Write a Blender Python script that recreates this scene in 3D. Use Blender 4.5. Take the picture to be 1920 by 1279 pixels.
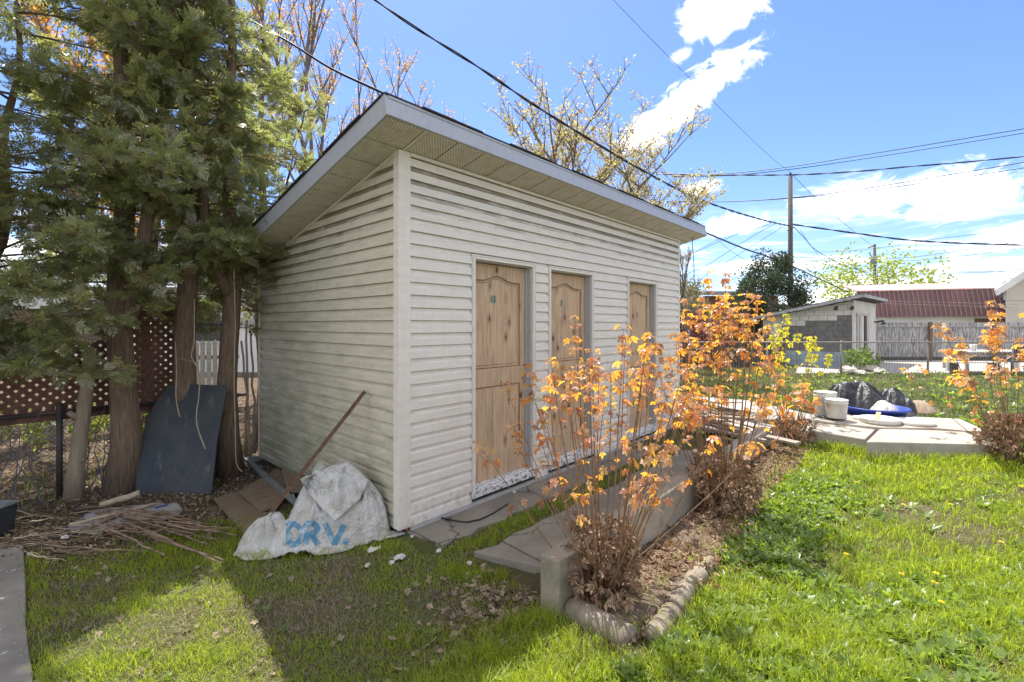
import bpy, math, random
import numpy as np
from mathutils import Vector, Matrix, Euler
random.seed(7); rng = np.random.default_rng(7)
SC = bpy.context.scene; COL = SC.collection
for o in list(bpy.data.objects): bpy.data.objects.remove(o)

# ------------------------------------------------------------------ camera
F_PX, U0, V0 = 870.0, 960.0, 609.0            # focal length in photo pixels, principal column, horizon row
CAM = Vector((-2.123, -3.179, 1.636))
YAW = math.atan2(0.735, 0.678)
FW = Vector((math.sin(YAW), math.cos(YAW), 0)); RT = Vector((math.cos(YAW), -math.sin(YAW), 0))
cam = bpy.data.cameras.new('camera'); cam_o = bpy.data.objects.new('camera', cam); COL.objects.link(cam_o)
cam_o.location = CAM; cam_o.rotation_euler = (math.pi/2, 0, -YAW)
cam.sensor_width = 36; cam.lens = 36*F_PX/1920; cam.shift_y = -(639.5-V0)/1920
cam.clip_start = 0.05; cam.clip_end = 2000
SC.camera = cam_o
def cf(X, D, z=0.0):                           # metres right / ahead of the camera -> world
    p = CAM + RT*X + FW*D; return Vector((p.x, p.y, z))
def at(u, v, z=None, D=None):                  # direction of a photo point, met at a height or a distance
    if D is None: D = F_PX*(CAM.z-z)/(v-V0)
    return cf((u-U0)/F_PX*D, D, CAM.z-(v-V0)/F_PX*D)

# ------------------------------------------------------------------ light
SUN_DIR = Vector((0.27, 0.374, 1.0)).normalized()      # towards the sun
W = bpy.data.worlds.new('World'); SC.world = W; W.use_nodes = True
sun = bpy.data.lights.new('sun', 'SUN'); sun_o = bpy.data.objects.new('sun', sun); COL.objects.link(sun_o)
sun.energy = 3.3; sun.angle = math.radians(0.53); sun.color = (1.0, 0.955, 0.88)
sun_o.rotation_euler = (-SUN_DIR).to_track_quat('-Z', 'Y').to_euler(); sun_o.location = (5, 5, 30)
SC.view_settings.view_transform = 'Standard'; SC.view_settings.look = 'None'
SC.view_settings.exposure = 1.52; SC.view_settings.gamma = 1; SC.view_settings.use_curve_mapping = False
SKY_STRENGTH = 0.108; SKY_SAT = 1.1

# ------------------------------------------------------------------ node helpers
class NT:
    def __init__(s, t): s.t = t; s.n = t.nodes; s.l = t.links
    def new(s, typ, **k):
        x = s.n.new(typ)
        for a, b in k.items(): setattr(x, a, b)
        return x
    def put(s, sock, v):
        if isinstance(v, bpy.types.NodeSocket): s.l.new(v, sock)
        elif v is not None:
            if hasattr(sock.default_value, '__len__') and not hasattr(v, '__len__'): v = (v,)*len(sock.default_value)
            if hasattr(sock.default_value, '__len__') and len(v) < len(sock.default_value): v = tuple(v)+(1,)
            sock.default_value = v
    def m(s, op, a, b=None, c=None, clamp=False):
        x = s.new('ShaderNodeMath', operation=op); x.use_clamp = clamp
        s.put(x.inputs[0], a)
        if b is not None: s.put(x.inputs[1], b)
        if c is not None: s.put(x.inputs[2], c)
        return x.outputs[0]
    def vm(s, op, a, b=None):
        x = s.new('ShaderNodeVectorMath', operation=op); s.put(x.inputs[0], a)
        if b is not None:
            if op == 'SCALE': s.put(x.inputs['Scale'], b)
            else: s.put(x.inputs[1], b)
        return x.outputs['Value'] if op in ('DOT_PRODUCT', 'LENGTH') else x.outputs[0]
    def noise(s, vec, scale, detail=4, rough=0.55, dist=0.0):
        x = s.new('ShaderNodeTexNoise'); s.put(x.inputs['Vector'], vec)
        x.inputs['Scale'].default_value = scale; x.inputs['Detail'].default_value = detail
        x.inputs['Roughness'].default_value = rough; x.inputs['Distortion'].default_value = dist
        return x.outputs[0]
    def voro(s, vec, scale, feature='F1', rnd=1.0):
        x = s.new('ShaderNodeTexVoronoi', feature=feature); s.put(x.inputs['Vector'], vec)
        x.inputs['Scale'].default_value = scale; x.inputs['Randomness'].default_value = rnd
        return x.outputs
    def ramp(s, f, stops, interp='LINEAR'):
        x = s.new('ShaderNodeValToRGB'); x.color_ramp.interpolation = interp
        e = x.color_ramp.elements
        while len(e) < len(stops): e.new(0.5)
        for i, (p, c) in enumerate(stops):
            e[i].position = p; c = (c, c, c) if not hasattr(c, '__len__') else c; e[i].color = tuple(c)+(1,)
        s.put(x.inputs[0], f); return x.outputs[0]
    def mix(s, f, a, b, mode='MIX'):
        x = s.new('ShaderNodeMix', data_type='RGBA', blend_type=mode)
        s.put(x.inputs[0], f); s.put(x.inputs[6], a); s.put(x.inputs[7], b); return x.outputs[2]
    def scale(s, vec, xyz):
        x = s.new('ShaderNodeMapping'); s.put(x.inputs[0], vec); x.inputs['Scale'].default_value = xyz; return x.outputs[0]
    def xyz(s, vec):
        x = s.new('ShaderNodeSeparateXYZ'); s.put(x.inputs[0], vec); return x.outputs
    def step(s, v, a, b):                      # smooth 0..1 between a and b
        x = s.new('ShaderNodeMapRange', interpolation_type='SMOOTHSTEP'); s.put(x.inputs[0], v)
        x.inputs[1].default_value = a; x.inputs[2].default_value = b; return x.outputs[0]
    def pos(s): return s.new('ShaderNodeNewGeometry').outputs['Position']
    def objc(s): return s.new('ShaderNodeTexCoord').outputs['Object']
    def rand(s): return s.new('ShaderNodeObjectInfo').outputs['Random']
    def attr(s, n='rnd'): return s.new('ShaderNodeAttribute', attribute_name=n).outputs['Fac']

MATS = {}
def material(name, col, rough=0.7, bump=None, bump_d=0.01, spec=0.4, metal=0.0, trans=None, trans_f=0.4, alpha=None):
    """col / bump / rough are values or functions NT -> socket"""
    m = bpy.data.materials.new(name); m.use_nodes = True; t = NT(m.node_tree); MATS[name] = m
    b = t.n['Principled BSDF']; out = t.n['Material Output']
    t.put(b.inputs['Base Color'], col(t) if callable(col) else col)
    t.put(b.inputs['Roughness'], rough(t) if callable(rough) else rough)
    b.inputs['Specular IOR Level'].default_value = spec; b.inputs['Metallic'].default_value = metal
    if bump:
        x = t.new('ShaderNodeBump'); x.inputs['Strength'].default_value = 1; x.inputs['Distance'].default_value = bump_d
        t.put(x.inputs['Height'], bump(t)); t.l.new(x.outputs[0], b.inputs['Normal'])
    if alpha is not None: t.put(b.inputs['Alpha'], alpha(t) if callable(alpha) else alpha)
    if trans is not None:
        tr = t.new('ShaderNodeBsdfTranslucent'); t.put(tr.inputs[0], trans(t) if callable(trans) else trans)
        mx = t.new('ShaderNodeMixShader'); mx.inputs[0].default_value = trans_f
        t.l.new(b.outputs[0], mx.inputs[1]); t.l.new(tr.outputs[0], mx.inputs[2]); t.l.new(mx.outputs[0], out.inputs[0])
    return m
def simple(name, c1, c2, scale=8, rough=0.75, bump_d=0.003, stretch=(1,1,1), spec=0.35, metal=0.0, use='obj', lo=0.3, hi=0.7):
    def vec(t):
        v = t.objc() if use == 'obj' else t.pos()
        if use == 'obj': v = t.vm('ADD', v, t.vm('SCALE', (13.0, 7.0, 5.0), t.rand()))
        return t.scale(v, stretch)
    return material(name, lambda t: t.ramp(t.noise(vec(t), scale, 6), [(lo, c1), (hi, c2)]), rough,
                    lambda t: t.noise(vec(t), scale*3, 5), bump_d, spec, metal)

# ------------------------------------------------------------------ sky
def build_sky():
    t = NT(W.node_tree); bg = t.n['Background']; bg.inputs['Strength'].default_value = SKY_STRENGTH
    sk = t.new('ShaderNodeTexSky', sky_type='NISHITA'); sk.sun_disc = False
    sk.sun_elevation = math.asin(SUN_DIR.z); sk.sun_rotation = math.atan2(SUN_DIR.x, SUN_DIR.y)
    sk.altitude = 50; sk.air_density = 1.0; sk.dust_density = 0.6; sk.ozone_density = 1.6
    d = t.new('ShaderNodeTexCoord').outputs['Generated']
    d = t.vm('NORMALIZE', d); x, y, z = t.xyz(d)
    zc = t.m('MAXIMUM', z, 0.04)
    pl = t.new('ShaderNodeCombineXYZ'); t.l.new(t.m('DIVIDE', x, zc), pl.inputs[0]); t.l.new(t.m('DIVIDE', y, zc), pl.inputs[1])
    pl = pl.outputs[0]                                             # the cloud layer seen as a plane overhead
    n1 = t.noise(t.vm('ADD', t.scale(d, (1.0, 1.0, 1.6)), t.vm('SCALE', (1, 1, 1), t.m('MULTIPLY', t.noise(d, 5, 3), .25))), 13, 10, 0.66, 0.9); n2 = t.noise(t.scale(pl, (1, 1, 1)), 1.1, 8, 0.6, 0.6)
    nn = t.m('SUBTRACT', n1, 0.5)
    total = None
    def dirn(u, v): return (RT*((u-U0)/F_PX) + FW + Vector((0, 0, (V0-v)/F_PX))).normalized()
    # (centre of cloud, a point at the end of its long axis, half width in px, softness, density)
    for (u, v, u2, v2, wd, soft, dens) in [
            (1296, 178, 1425, 84, 30, .9, 1.15), (1212, 246, 1270, 222, 34, .9, 1.0), (1372, 6, 1462, -40, 38, .9, 1.15), (1300, 56, 1325, 48, 18, 1.0, .7),
            (1790, 362, 1915, 352, 40, .9, 1.0), (1610, 375, 1740, 372, 34, 1.1, .8), (1380, 420, 1450, 412, 22, 1.0, .8),
            (1316, 350, 1352, 346, 16, 1.0, .75), (1276, 104, 1296, 98, 12, 1.1, .5)]:
        c = dirn(u, v); e = dirn(u2, v2); e1 = (e-c*e.dot(c)); a = e1.length*1.08; e1.normalize(); e2 = c.cross(e1); b = wd/F_PX*0.92
        p = t.m('DIVIDE', t.vm('DOT_PRODUCT', d, tuple(e1)), a); q = t.m('DIVIDE', t.vm('DOT_PRODUCT', d, tuple(e2)), b)
        r = t.m('SQRT', t.m('ADD', t.m('MULTIPLY', p, p), t.m('MULTIPLY', q, q)))
        r = t.m('ADD', r, t.m('MULTIPLY', nn, 2.9))
        k = t.m('MULTIPLY', t.m('SUBTRACT', 1.0, t.step(r, 1.15-soft, 1.15)), dens)
        k = t.m('MULTIPLY', k, t.m('GREATER_THAN', t.vm('DOT_PRODUCT', d, tuple(c)), 0.3))
        total = k if total is None else t.m('MAXIMUM', total, k)
    # thin bands low over the horizon
    band = t.noise(t.scale(d, (3, 3, 26)), 1.6, 7, 0.6, 0.4)
    low = t.m('MULTIPLY', t.step(band, 0.44, 0.66), t.m('MULTIPLY', t.m('SUBTRACT', 1.0, t.step(z, 0.10, 0.24)), 0.7))
    total = t.m('MAXIMUM', total, low)
    back = t.m('MULTIPLY', t.step(n2, 0.46, 0.60), t.step(t.vm('DOT_PRODUCT', d, tuple(-FW)), -0.45, 0.0))  # unseen clouds behind the camera, cover raised to fill the shaded walls
    total = t.m('MINIMUM', t.m('MAXIMUM', total, t.m('MULTIPLY', back, t.step(z, 0.05, 0.2))), 1.0)
    hs = t.new('ShaderNodeHueSaturation'); hs.inputs['Saturation'].default_value = SKY_SAT; t.l.new(sk.outputs[0], hs.inputs['Color'])
    col = t.mix(total, t.mix(1.0, hs.outputs[0], (0.55, 0.60, 0.78), 'MULTIPLY'), t.mix(t.step(n1, .35, .7), (9.6, 9.1, 8.5), (13.2, 12.4, 11.5)))
    t.l.new(col, bg.inputs[0])
build_sky()

# ------------------------------------------------------------------ object helpers
ORG = {}
def tag(o, label=None, cat=None, group=None, kind=None):
    if label: o['label'] = label
    if cat: o['category'] = cat
    if group: o['group'] = group
    if kind: o['kind'] = kind
    return o
def thing(name, loc, label, cat, group=None):
    o = bpy.data.objects.new(name, None); COL.objects.link(o); o.location = loc; o.empty_display_size = 0.2
    ORG[o] = Vector(loc); return tag(o, label, cat, group)
def link(name, me, mat, parent=None, loc=None, kind=None, label=None):
    """mesh is in world metres when loc is None, else local to loc"""
    o = bpy.data.objects.new(name, me); COL.objects.link(o)
    if mat is not None and not me.materials: me.materials.append(MATS[mat] if isinstance(mat, str) else mat)
    po = ORG.get(parent, Vector((0, 0, 0))) if parent else Vector((0, 0, 0))
    wl = Vector(loc) if loc is not None else Vector((0, 0, 0))
    if parent: o.parent = parent
    o.location = wl-po; ORG[o] = wl
    if kind: o['kind'] = kind
    if label: o['label'] = label
    return o
def np_mesh(name, V, polys, rnd=None, smooth=False):
    """V (n,3); polys: list of (m,k) index arrays"""
    me = bpy.data.meshes.new(name); V = np.asarray(V, dtype=np.float32)
    me.vertices.add(len(V)); me.vertices.foreach_set('co', V.ravel())
    idx = np.concatenate([p.ravel() for p in polys]).astype(np.int32)
    ks = np.concatenate([np.full(len(p), p.shape[1]) for p in polys])
    st = np.concatenate([[0], np.cumsum(ks)[:-1]]).astype(np.int32)
    me.loops.add(len(idx)); me.loops.foreach_set('vertex_index', idx)
    me.polygons.add(len(ks)); me.polygons.foreach_set('loop_start', st)
    me.polygons.foreach_set('use_smooth', np.full(len(ks), smooth, dtype=bool))
    if rnd is not None:
        a = me.attributes.new('rnd', 'FLOAT', 'POINT'); a.data.foreach_set('value', np.asarray(rnd, dtype=np.float32))
    me.update(calc_edges=True); return me
class B:
    """collects shapes, builds ONE mesh"""
    def __init__(s): s.v = []; s.f = []; s.sm = []
    def add(s, vs, fs, smooth=False):
        o = len(s.v); s.v += [tuple(p) for p in vs]; s.f += [tuple(i+o for i in f) for f in fs]; s.sm += [smooth]*len(fs); return s
    def box(s, a, b, M=None):
        (x0, y0, z0), (x1, y1, z1) = a, b
        vs = [Vector(p) for p in ((x0,y0,z0),(x1,y0,z0),(x1,y1,z0),(x0,y1,z0),(x0,y0,z1),(x1,y0,z1),(x1,y1,z1),(x0,y1,z1))]
        if M is not None: vs = [M @ p for p in vs]
        return s.add(vs, [(0,3,2,1),(4,5,6,7),(0,1,5,4),(1,2,6,5),(2,3,7,6),(3,0,4,7)])
    def hexa(s, p):                                                 # eight corners, bottom ring then top ring
        return s.add(p, [(0,3,2,1),(4,5,6,7),(0,1,5,4),(1,2,6,5),(2,3,7,6),(3,0,4,7)])
    def prism(s, ring, off):                                        # closed ring extruded by a vector
        n = len(ring); off = Vector(off); vs = [Vector(p) for p in ring]; vs += [p+off for p in vs]
        return s.add(vs, [tuple(range(n))[::-1], tuple(range(n, 2*n))]+[(i, (i+1) % n, n+(i+1) % n, n+i) for i in range(n)])
    def tube(s, pts, r, n=6, cap=True, smooth=True):
        pts = [Vector(p) for p in pts]; rs = r if hasattr(r, '__len__') else [r]*len(pts)
        vs = []; up = Vector((0, 0, 1)); prev = None
        for i, p in enumerate(pts):
            d = (pts[min(i+1, len(pts)-1)]-pts[max(i-1, 0)]).normalized()
            a = d.cross(up) if prev is None else prev-d*prev.dot(d)
            if a.length < 1e-3: a = d.cross(Vector((1, 0, 0)))
            a.normalize(); prev = a; b = d.cross(a)
            for k in range(n):
                t = 2*math.pi*k/n; vs.append(p+(a*math.cos(t)+b*math.sin(t))*rs[i])
        fs = [(i*n+k, i*n+(k+1) % n, (i+1)*n+(k+1) % n, (i+1)*n+k) for i in range(len(pts)-1) for k in range(n)]
        if cap: fs += [tuple(range(n))[::-1], tuple(range((len(pts)-1)*n, len(pts)*n))]
        return s.add(vs, fs, smooth)
    def lathe(s, prof, c, n=24, smooth=True, M=None):
        vs = []
        for (r, z) in prof:
            for k in range(n):
                p = Vector((r*math.cos(2*math.pi*k/n), r*math.sin(2*math.pi*k/n), z))
                vs.append((M @ p if M is not None else p)+Vector(c))
        fs = [(i*n+k, i*n+(k+1) % n, (i+1)*n+(k+1) % n, (i+1)*n+k) for i in range(len(prof)-1) for k in range(n)]
        return s.add(vs, fs, smooth)
    def mesh(s, name, loc=None):
        me = bpy.data.meshes.new(name); L = Vector(loc) if loc is not None else Vector((0, 0, 0))
        me.from_pydata([tuple(Vector(p)-L) for p in s.v], [], s.f); me.update()
        me.polygons.foreach_set('use_smooth', s.sm); return me
    def build(s, name, mat, parent=None, kind=None, label=None, bevel=0.0):
        loc = ORG[parent] if parent else (Vector(np.mean(np.array(s.v), axis=0)) if s.v else Vector((0, 0, 0)))
        if not parent: loc = Vector((loc.x, loc.y, min(p[2] for p in s.v)))
        me = s.mesh(name, loc); o = link(name, me, mat, parent, loc, kind, label)
        if bevel: 
            md = o.modifiers.new('bevel', 'BEVEL'); md.width = bevel; md.segments = 2; md.limit_method = 'ANGLE'
        return o
def bar(b, p, q, w, h, up=(0, 0, 1)):
    """box from p to q, w across, h along up"""
    p = Vector(p); q = Vector(q); d = (q-p).normalized(); a = d.cross(Vector(up)).normalized(); u = a.cross(d)
    a *= w/2; u *= h/2
    return b.hexa([p-a-u, p+a-u, q+a-u, q-a-u, p-a+u, p+a+u, q+a+u, q-a+u])
def instance(tmplV, tmplF, pos, rot, scale):
    """numpy copies of one shape: rot (N,3,3), scale (N,) or (N,3)"""
    N = len(pos); n = len(tmplV); s = np.asarray(scale); s = s[:, None] if s.ndim == 1 else s
    V = np.einsum('nij,nkj->nki', rot, tmplV[None]*s[:, None, :])+pos[:, None, :]
    Fs = (tmplF[None]+(np.arange(N)*n)[:, None, None]).reshape(-1, tmplF.shape[1])
    return V.reshape(-1, 3), Fs
def basis(dirs, up_hint):
    """columns: side, dir, normal"""
    d = dirs/np.linalg.norm(dirs, axis=1, keepdims=True); s = np.cross(d, up_hint); s /= (np.linalg.norm(s, axis=1, keepdims=True)+1e-9)
    n = np.cross(s, d); return np.stack([s, d, n], axis=2)
def eulers(rx, ry, rz):
    cx, sx, cy, sy, cz, sz = np.cos(rx), np.sin(rx), np.cos(ry), np.sin(ry), np.cos(rz), np.sin(rz)
    R = np.empty((len(rx), 3, 3))
    R[:, 0, 0] = cz*cy; R[:, 0, 1] = cz*sy*sx-sz*cx; R[:, 0, 2] = cz*sy*cx+sz*sx
    R[:, 1, 0] = sz*cy; R[:, 1, 1] = sz*sy*sx+cz*cx; R[:, 1, 2] = sz*sy*cx-cz*sx
    R[:, 2, 0] = -sy; R[:, 2, 1] = cy*sx; R[:, 2, 2] = cy*cx
    return R
def sstep(x, a, b):
    t = np.clip((x-a)/(b-a), 0, 1); return t*t*(3-2*t)
def wob(x, y, s=1.0, ph=0.0):
    return (np.sin(x*1.7*s+y*2.3*s+ph)+np.sin(-x*3.1*s+y*1.3*s+1.7+ph)*.6+np.sin(x*5.3*s-y*4.7*s+.4+ph)*.35)/1.95
def ground_z(x, y):
    x = np.asarray(x, dtype=float); y = np.asarray(y, dtype=float)
    g = -0.05-0.09*sstep(-y, 0.1, 1.5)
    g = g+(-0.03-g)*sstep(x, 1.5, 5.5)
    far = sstep(np.hypot(x+2.1, y+3.2), 6, 11); g = g+(0.0-g)*far
    near = 1-sstep(np.hypot(x, y), 8, 14)
    return g+0.012*near*wob(x, y, 2.2)
def gz(x, y): return float(ground_z(x, y))
# ------------------------------------------------------------------ materials
def stained_white(name, base=(0.60, 0.60, 0.55), green=False, dirt=(0.22, 0.19, 0.13), ledge=False):
    def col(t):
        p = t.pos(); x, y, z = t.xyz(p)
        n = t.noise(t.scale(p, (1, 1, 6)), 3, 6); f = t.noise(p, 40, 4)
        c = t.mix(t.m('MULTIPLY', t.step(n, .38, .72), .45), base, tuple(k*.8 for k in base))
        c = t.mix(t.m('MULTIPLY', t.step(f, .5, .8), .12), c, dirt)
        st = t.noise(t.scale(p, (9, 9, .7)), 3, 6, .7)                      # run-off streaks
        c = t.mix(t.m('MULTIPLY', t.step(st, .50, .80), .22), c, (0.34, 0.31, 0.22))
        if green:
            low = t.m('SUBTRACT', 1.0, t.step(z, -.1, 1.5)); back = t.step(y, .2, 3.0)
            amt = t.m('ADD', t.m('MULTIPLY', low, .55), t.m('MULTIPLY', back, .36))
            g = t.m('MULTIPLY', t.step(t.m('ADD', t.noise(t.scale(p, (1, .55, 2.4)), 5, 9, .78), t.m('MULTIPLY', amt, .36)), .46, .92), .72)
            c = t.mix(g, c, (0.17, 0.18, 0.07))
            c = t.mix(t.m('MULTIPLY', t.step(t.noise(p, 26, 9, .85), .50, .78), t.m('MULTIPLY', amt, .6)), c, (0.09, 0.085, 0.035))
        else:
            splash = t.m('MULTIPLY', t.m('SUBTRACT', 1.0, t.step(z, .02, .35)), t.step(t.noise(p, 14, 6, .7), .45, .7))
            c = t.mix(t.m('MULTIPLY', splash, .5), c, (0.30, 0.25, 0.18))
        if ledge:                                                            # browner patches on the ledge of each course, stronger towards the eaves
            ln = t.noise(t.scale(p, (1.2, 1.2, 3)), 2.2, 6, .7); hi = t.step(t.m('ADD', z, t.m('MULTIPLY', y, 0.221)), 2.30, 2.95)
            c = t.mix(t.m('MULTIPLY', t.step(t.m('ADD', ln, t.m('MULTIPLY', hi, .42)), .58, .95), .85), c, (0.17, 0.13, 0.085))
        return c
    return material(name, col, 0.45, lambda t: t.noise(t.scale(t.pos(), (1, 1, 14)), 6, 5), 0.0018, 0.4)
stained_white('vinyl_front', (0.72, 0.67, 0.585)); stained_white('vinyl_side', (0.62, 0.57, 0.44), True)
stained_white('trim_white', (0.73, 0.68, 0.59)); stained_white('trim_grey', (0.42, 0.43, 0.42))
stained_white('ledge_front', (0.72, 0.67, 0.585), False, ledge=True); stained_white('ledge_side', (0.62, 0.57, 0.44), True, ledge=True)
def fascia_col(t):
    p = t.pos(); s = t.noise(t.scale(p, (14, 14, .6)), 2, 6, .7)
    c = t.mix(t.m('MULTIPLY', t.step(s, .45, .8), .5), (0.38, 0.39, 0.42), (0.25, 0.245, 0.24))
    return t.mix(t.m('MULTIPLY', t.step(t.noise(p, 3, 5), .5, .8), .3), c, (0.33, 0.36, 0.28))
material('fascia_metal', fascia_col, 0.4, lambda t: t.noise(t.pos(), 3, 3), 0.01, 0.5)
def soffit(t, along):
    p = t.pos(); x, y, z = t.xyz(p)
    if along: x, y = y, x
    r = t.m('FLOOR', t.m('DIVIDE', y, .017)); off = t.m('MULTIPLY', t.m('MODULO', t.m('ABSOLUTE', r), 2.0), .0135)
    fx = t.m('ABSOLUTE', t.m('SUBTRACT', t.m('FRACT', t.m('DIVIDE', t.m('ADD', t.m('ADD', x, 5), off), .027)), .5))
    fy = t.m('ABSOLUTE', t.m('SUBTRACT', t.m('FRACT', t.m('DIVIDE', t.m('ADD', y, 5), .017)), .5))
    dot = t.m('MULTIPLY', t.m('LESS_THAN', fx, .24), t.m('LESS_THAN', fy, .2))
    return dot, t.noise(p, 10, 6, .7), t.noise(p, 70, 4, .7)
for nm, al in (('soffit_front', False), ('soffit_side', True)):
    def col(t, al=al):
        d, n, f = soffit(t, al)
        c = t.mix(t.step(n, .4, .7), (0.66, 0.62, 0.55), (0.54, 0.50, 0.42))
        c = t.mix(t.m('MULTIPLY', t.step(f, .58, .7), .6), c, (0.10, 0.09, 0.06))
        return t.mix(t.m('MULTIPLY', d, .8), c, (0.09, 0.08, 0.065))
    material(nm, col, 0.6)
def wood_col(c1, c2, knots=True, grey=0.0, gsc=1.0):
    def f(t):
        o = t.objc(); r = t.rand(); v = t.vm('ADD', o, t.vm('SCALE', (11.0, 17.0, 3.0), r))
        g = t.noise(t.scale(v, (26*gsc, 26*gsc, 1.1)), 2.2, 6, .6, .25); fine = t.noise(t.scale(v, (150, 150, 3)), 2, 3)
        c = t.mix(t.step(g, .35, .68), c1, c2); c = t.mix(t.m('MULTIPLY', t.step(fine, .45, .7), .3), c, tuple(k*.6 for k in c1))
        if knots:
            vo = t.voro(t.scale(v, (7, 7, 3.6)), 1.0); dd = vo[0]; sel = t.m('GREATER_THAN', t.noise(vo[2], 3, 0), .50)
            k = t.m('SUBTRACT', 1.0, t.step(dd, .06, .17)); halo = t.m('SUBTRACT', 1.0, t.step(dd, .1, .36))
            c = t.mix(t.m('MULTIPLY', t.m('MULTIPLY', halo, sel), .42), c, (0.20, 0.10, 0.05))
            c = t.mix(t.m('MULTIPLY', t.m('MULTIPLY', k, sel), .92), c, (0.045, 0.022, 0.012))
        st = t.noise(t.scale(v, (5, 5, .9)), 2, 6, .7)
        c = t.mix(t.m('MULTIPLY', t.step(st, .5, .72), .42), c, (0.17, 0.13, 0.10))
        if grey: c = t.mix(grey, c, (0.27, 0.26, 0.24))
        return c
    return f
def wood(name, c1, c2, knots=True, grey=0.0, rough=.75, bd=.002, gsc=1.0):
    material(name, wood_col(c1, c2, knots, grey, gsc), rough, lambda t: t.noise(t.scale(t.objc(), (60, 60, 2.5)), 2, 5), bd, 0.25)
wood('pine_door', (0.46, 0.315, 0.19), (0.62, 0.45, 0.29)); wood('pine_rough', (0.56, 0.40, 0.25), (0.38, 0.26, 0.16), False)
wood('moulding', (0.26, 0.16, 0.10), (0.34, 0.22, 0.14), False)
def peel(t):
    v = t.pos(); n = t.noise(t.scale(v, (8, 20, 20)), 2.5, 8, .72)
    c = t.mix(t.step(n, .53, .56), (0.66, 0.66, 0.63), (0.13, 0.115, 0.095)); return t.mix(t.m('MULTIPLY', t.step(t.noise(v, 30, 5), .5, .7), .3), c, (0.35, 0.33, 0.28))
material('peeling_paint', peel, .65, lambda t: t.noise(t.scale(t.pos(), (8, 20, 20)), 2.5, 8, .72), .004)
def concrete(name, c1, c2, moss=0.0, flecks=0.0, crack=0.0, sc=3, big=1.0):
    def col(t):
        p = t.pos(); n = t.noise(p, sc, 8, .65); f = t.noise(p, 90, 4, .7)
        c = t.mix(t.step(n, .35, .68), c1, c2); c = t.mix(t.m('MULTIPLY', t.step(f, .5, .7), .4), c, tuple(k*.5 for k in c1))
        c = t.mix(t.m('MULTIPLY', t.step(t.noise(p, 1.2*big, 6), .48, .68), .45), c, tuple(k*.62 for k in c1))
        if moss: c = t.mix(t.m('MULTIPLY', t.step(t.noise(p, 5, 7, .7), .5, .68), moss), c, (0.10, 0.13, 0.055))
        if flecks: c = t.mix(t.m('MULTIPLY', t.step(t.noise(p, 11, 9, .72), .60, .62), flecks), c, (0.62, 0.61, 0.58))
        if crack:
            d = t.voro(t.vm('ADD', p, t.vm('SCALE', (1, 1, 1), t.m('MULTIPLY', t.noise(p, 5, 6), .25))), 1.1, 'DISTANCE_TO_EDGE')[0]
            c = t.mix(t.m('MULTIPLY', t.m('SUBTRACT', 1.0, t.step(d, .0, .012)), crack), c, (0.03, 0.027, 0.02))
        return c
    material(name, col, .85, lambda t: t.m('ADD', t.noise(t.pos(), 25, 8, .7), t.m('MULTIPLY', t.noise(t.pos(), 160, 3), .4)), .008, .25)
concrete('concrete_walk', (0.27, 0.245, 0.195), (0.195, 0.172, 0.135), .12, 0, .8)
concrete('concrete_wall', (0.38, 0.325, 0.25), (0.26, 0.225, 0.17), .5)
concrete('concrete_block', (0.42, 0.385, 0.32), (0.33, 0.29, 0.235), .12)
concrete('concrete_edging', (0.28, 0.235, 0.18), (0.17, 0.14, 0.105), .5, 0, .0, 6)
concrete('concrete_path', (0.26, 0.24, 0.20), (0.19, 0.172, 0.145), .1, .9)
concrete('concrete_yard', (0.45, 0.42, 0.38), (0.36, 0.34, 0.30), 0)
def soil(t):
    p = t.pos(); n = t.noise(p, 5, 8, .7); f = t.noise(p, 60, 6, .75); x, y, z = t.xyz(p)
    c = t.mix(t.step(n, .4, .65), (0.085, 0.062, 0.040), (0.15, 0.115, 0.075))
    c = t.mix(t.step(f, .48, .66), c, (0.21, 0.165, 0.115)); c = t.mix(t.m('MULTIPLY', t.step(t.noise(p, 130, 4, .7), .55, .7), .7), c, (0.035, 0.026, 0.016))
    g = t.step(t.noise(p, 1.3, 6, .6), .35, .6)
    lawn = t.m('SUBTRACT', 1.0, t.m('MULTIPLY', t.step(y, .9, 1.6), t.m('SUBTRACT', 1.0, t.step(x, 5, 7))))
    return t.mix(t.m('MULTIPLY', t.m('MULTIPLY', t.m('MAXIMUM', g, .45), lawn), .8), c, (0.085, 0.11, 0.028))
material('soil', soil, .95, lambda t: t.m('ADD', t.noise(t.pos(), 18, 8, .75), t.m('MULTIPLY', t.noise(t.pos(), 90, 4), .4)), .03, .1)
simple('bed_soil', (0.085, 0.062, 0.042), (0.17, 0.13, 0.09), 25, .95, .012, use='pos')
simple('shingle', (0.035, 0.033, 0.03), (0.07, 0.065, 0.06), 60, .95, .004)
simple('rust', (0.10, 0.055, 0.035), (0.20, 0.12, 0.08), 30, .8, .002)
simple('bark_cedar', (0.14, 0.09, 0.058), (0.30, 0.22, 0.155), 9, .95, .018, (7, 7, .6))
simple('bark_pale', (0.26, 0.20, 0.135), (0.38, 0.31, 0.22), 7, .9, .010, (6, 6, .7))
simple('bark_grey', (0.13, 0.115, 0.105), (0.24, 0.215, 0.20), 14, .9, .006, (4, 4, .7))
simple('twig_brown', (0.16, 0.085, 0.045), (0.30, 0.175, 0.09), 25, .6, .001, spec=.5)
simple('stick', (0.10, 0.065, 0.042), (0.30, 0.215, 0.14), 20, .9, .003)
simple('vine', (0.34, 0.27, 0.18), (0.46, 0.37, 0.26), 20, .9, .002)
simple('plywood', (0.125, 0.09, 0.05), (0.20, 0.155, 0.10), 8, .9, .004, (1, 5, 1))
simple('old_wood', (0.20, 0.165, 0.13), (0.38, 0.32, 0.26), 6, .9, .004, (1, 9, 9))
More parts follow.
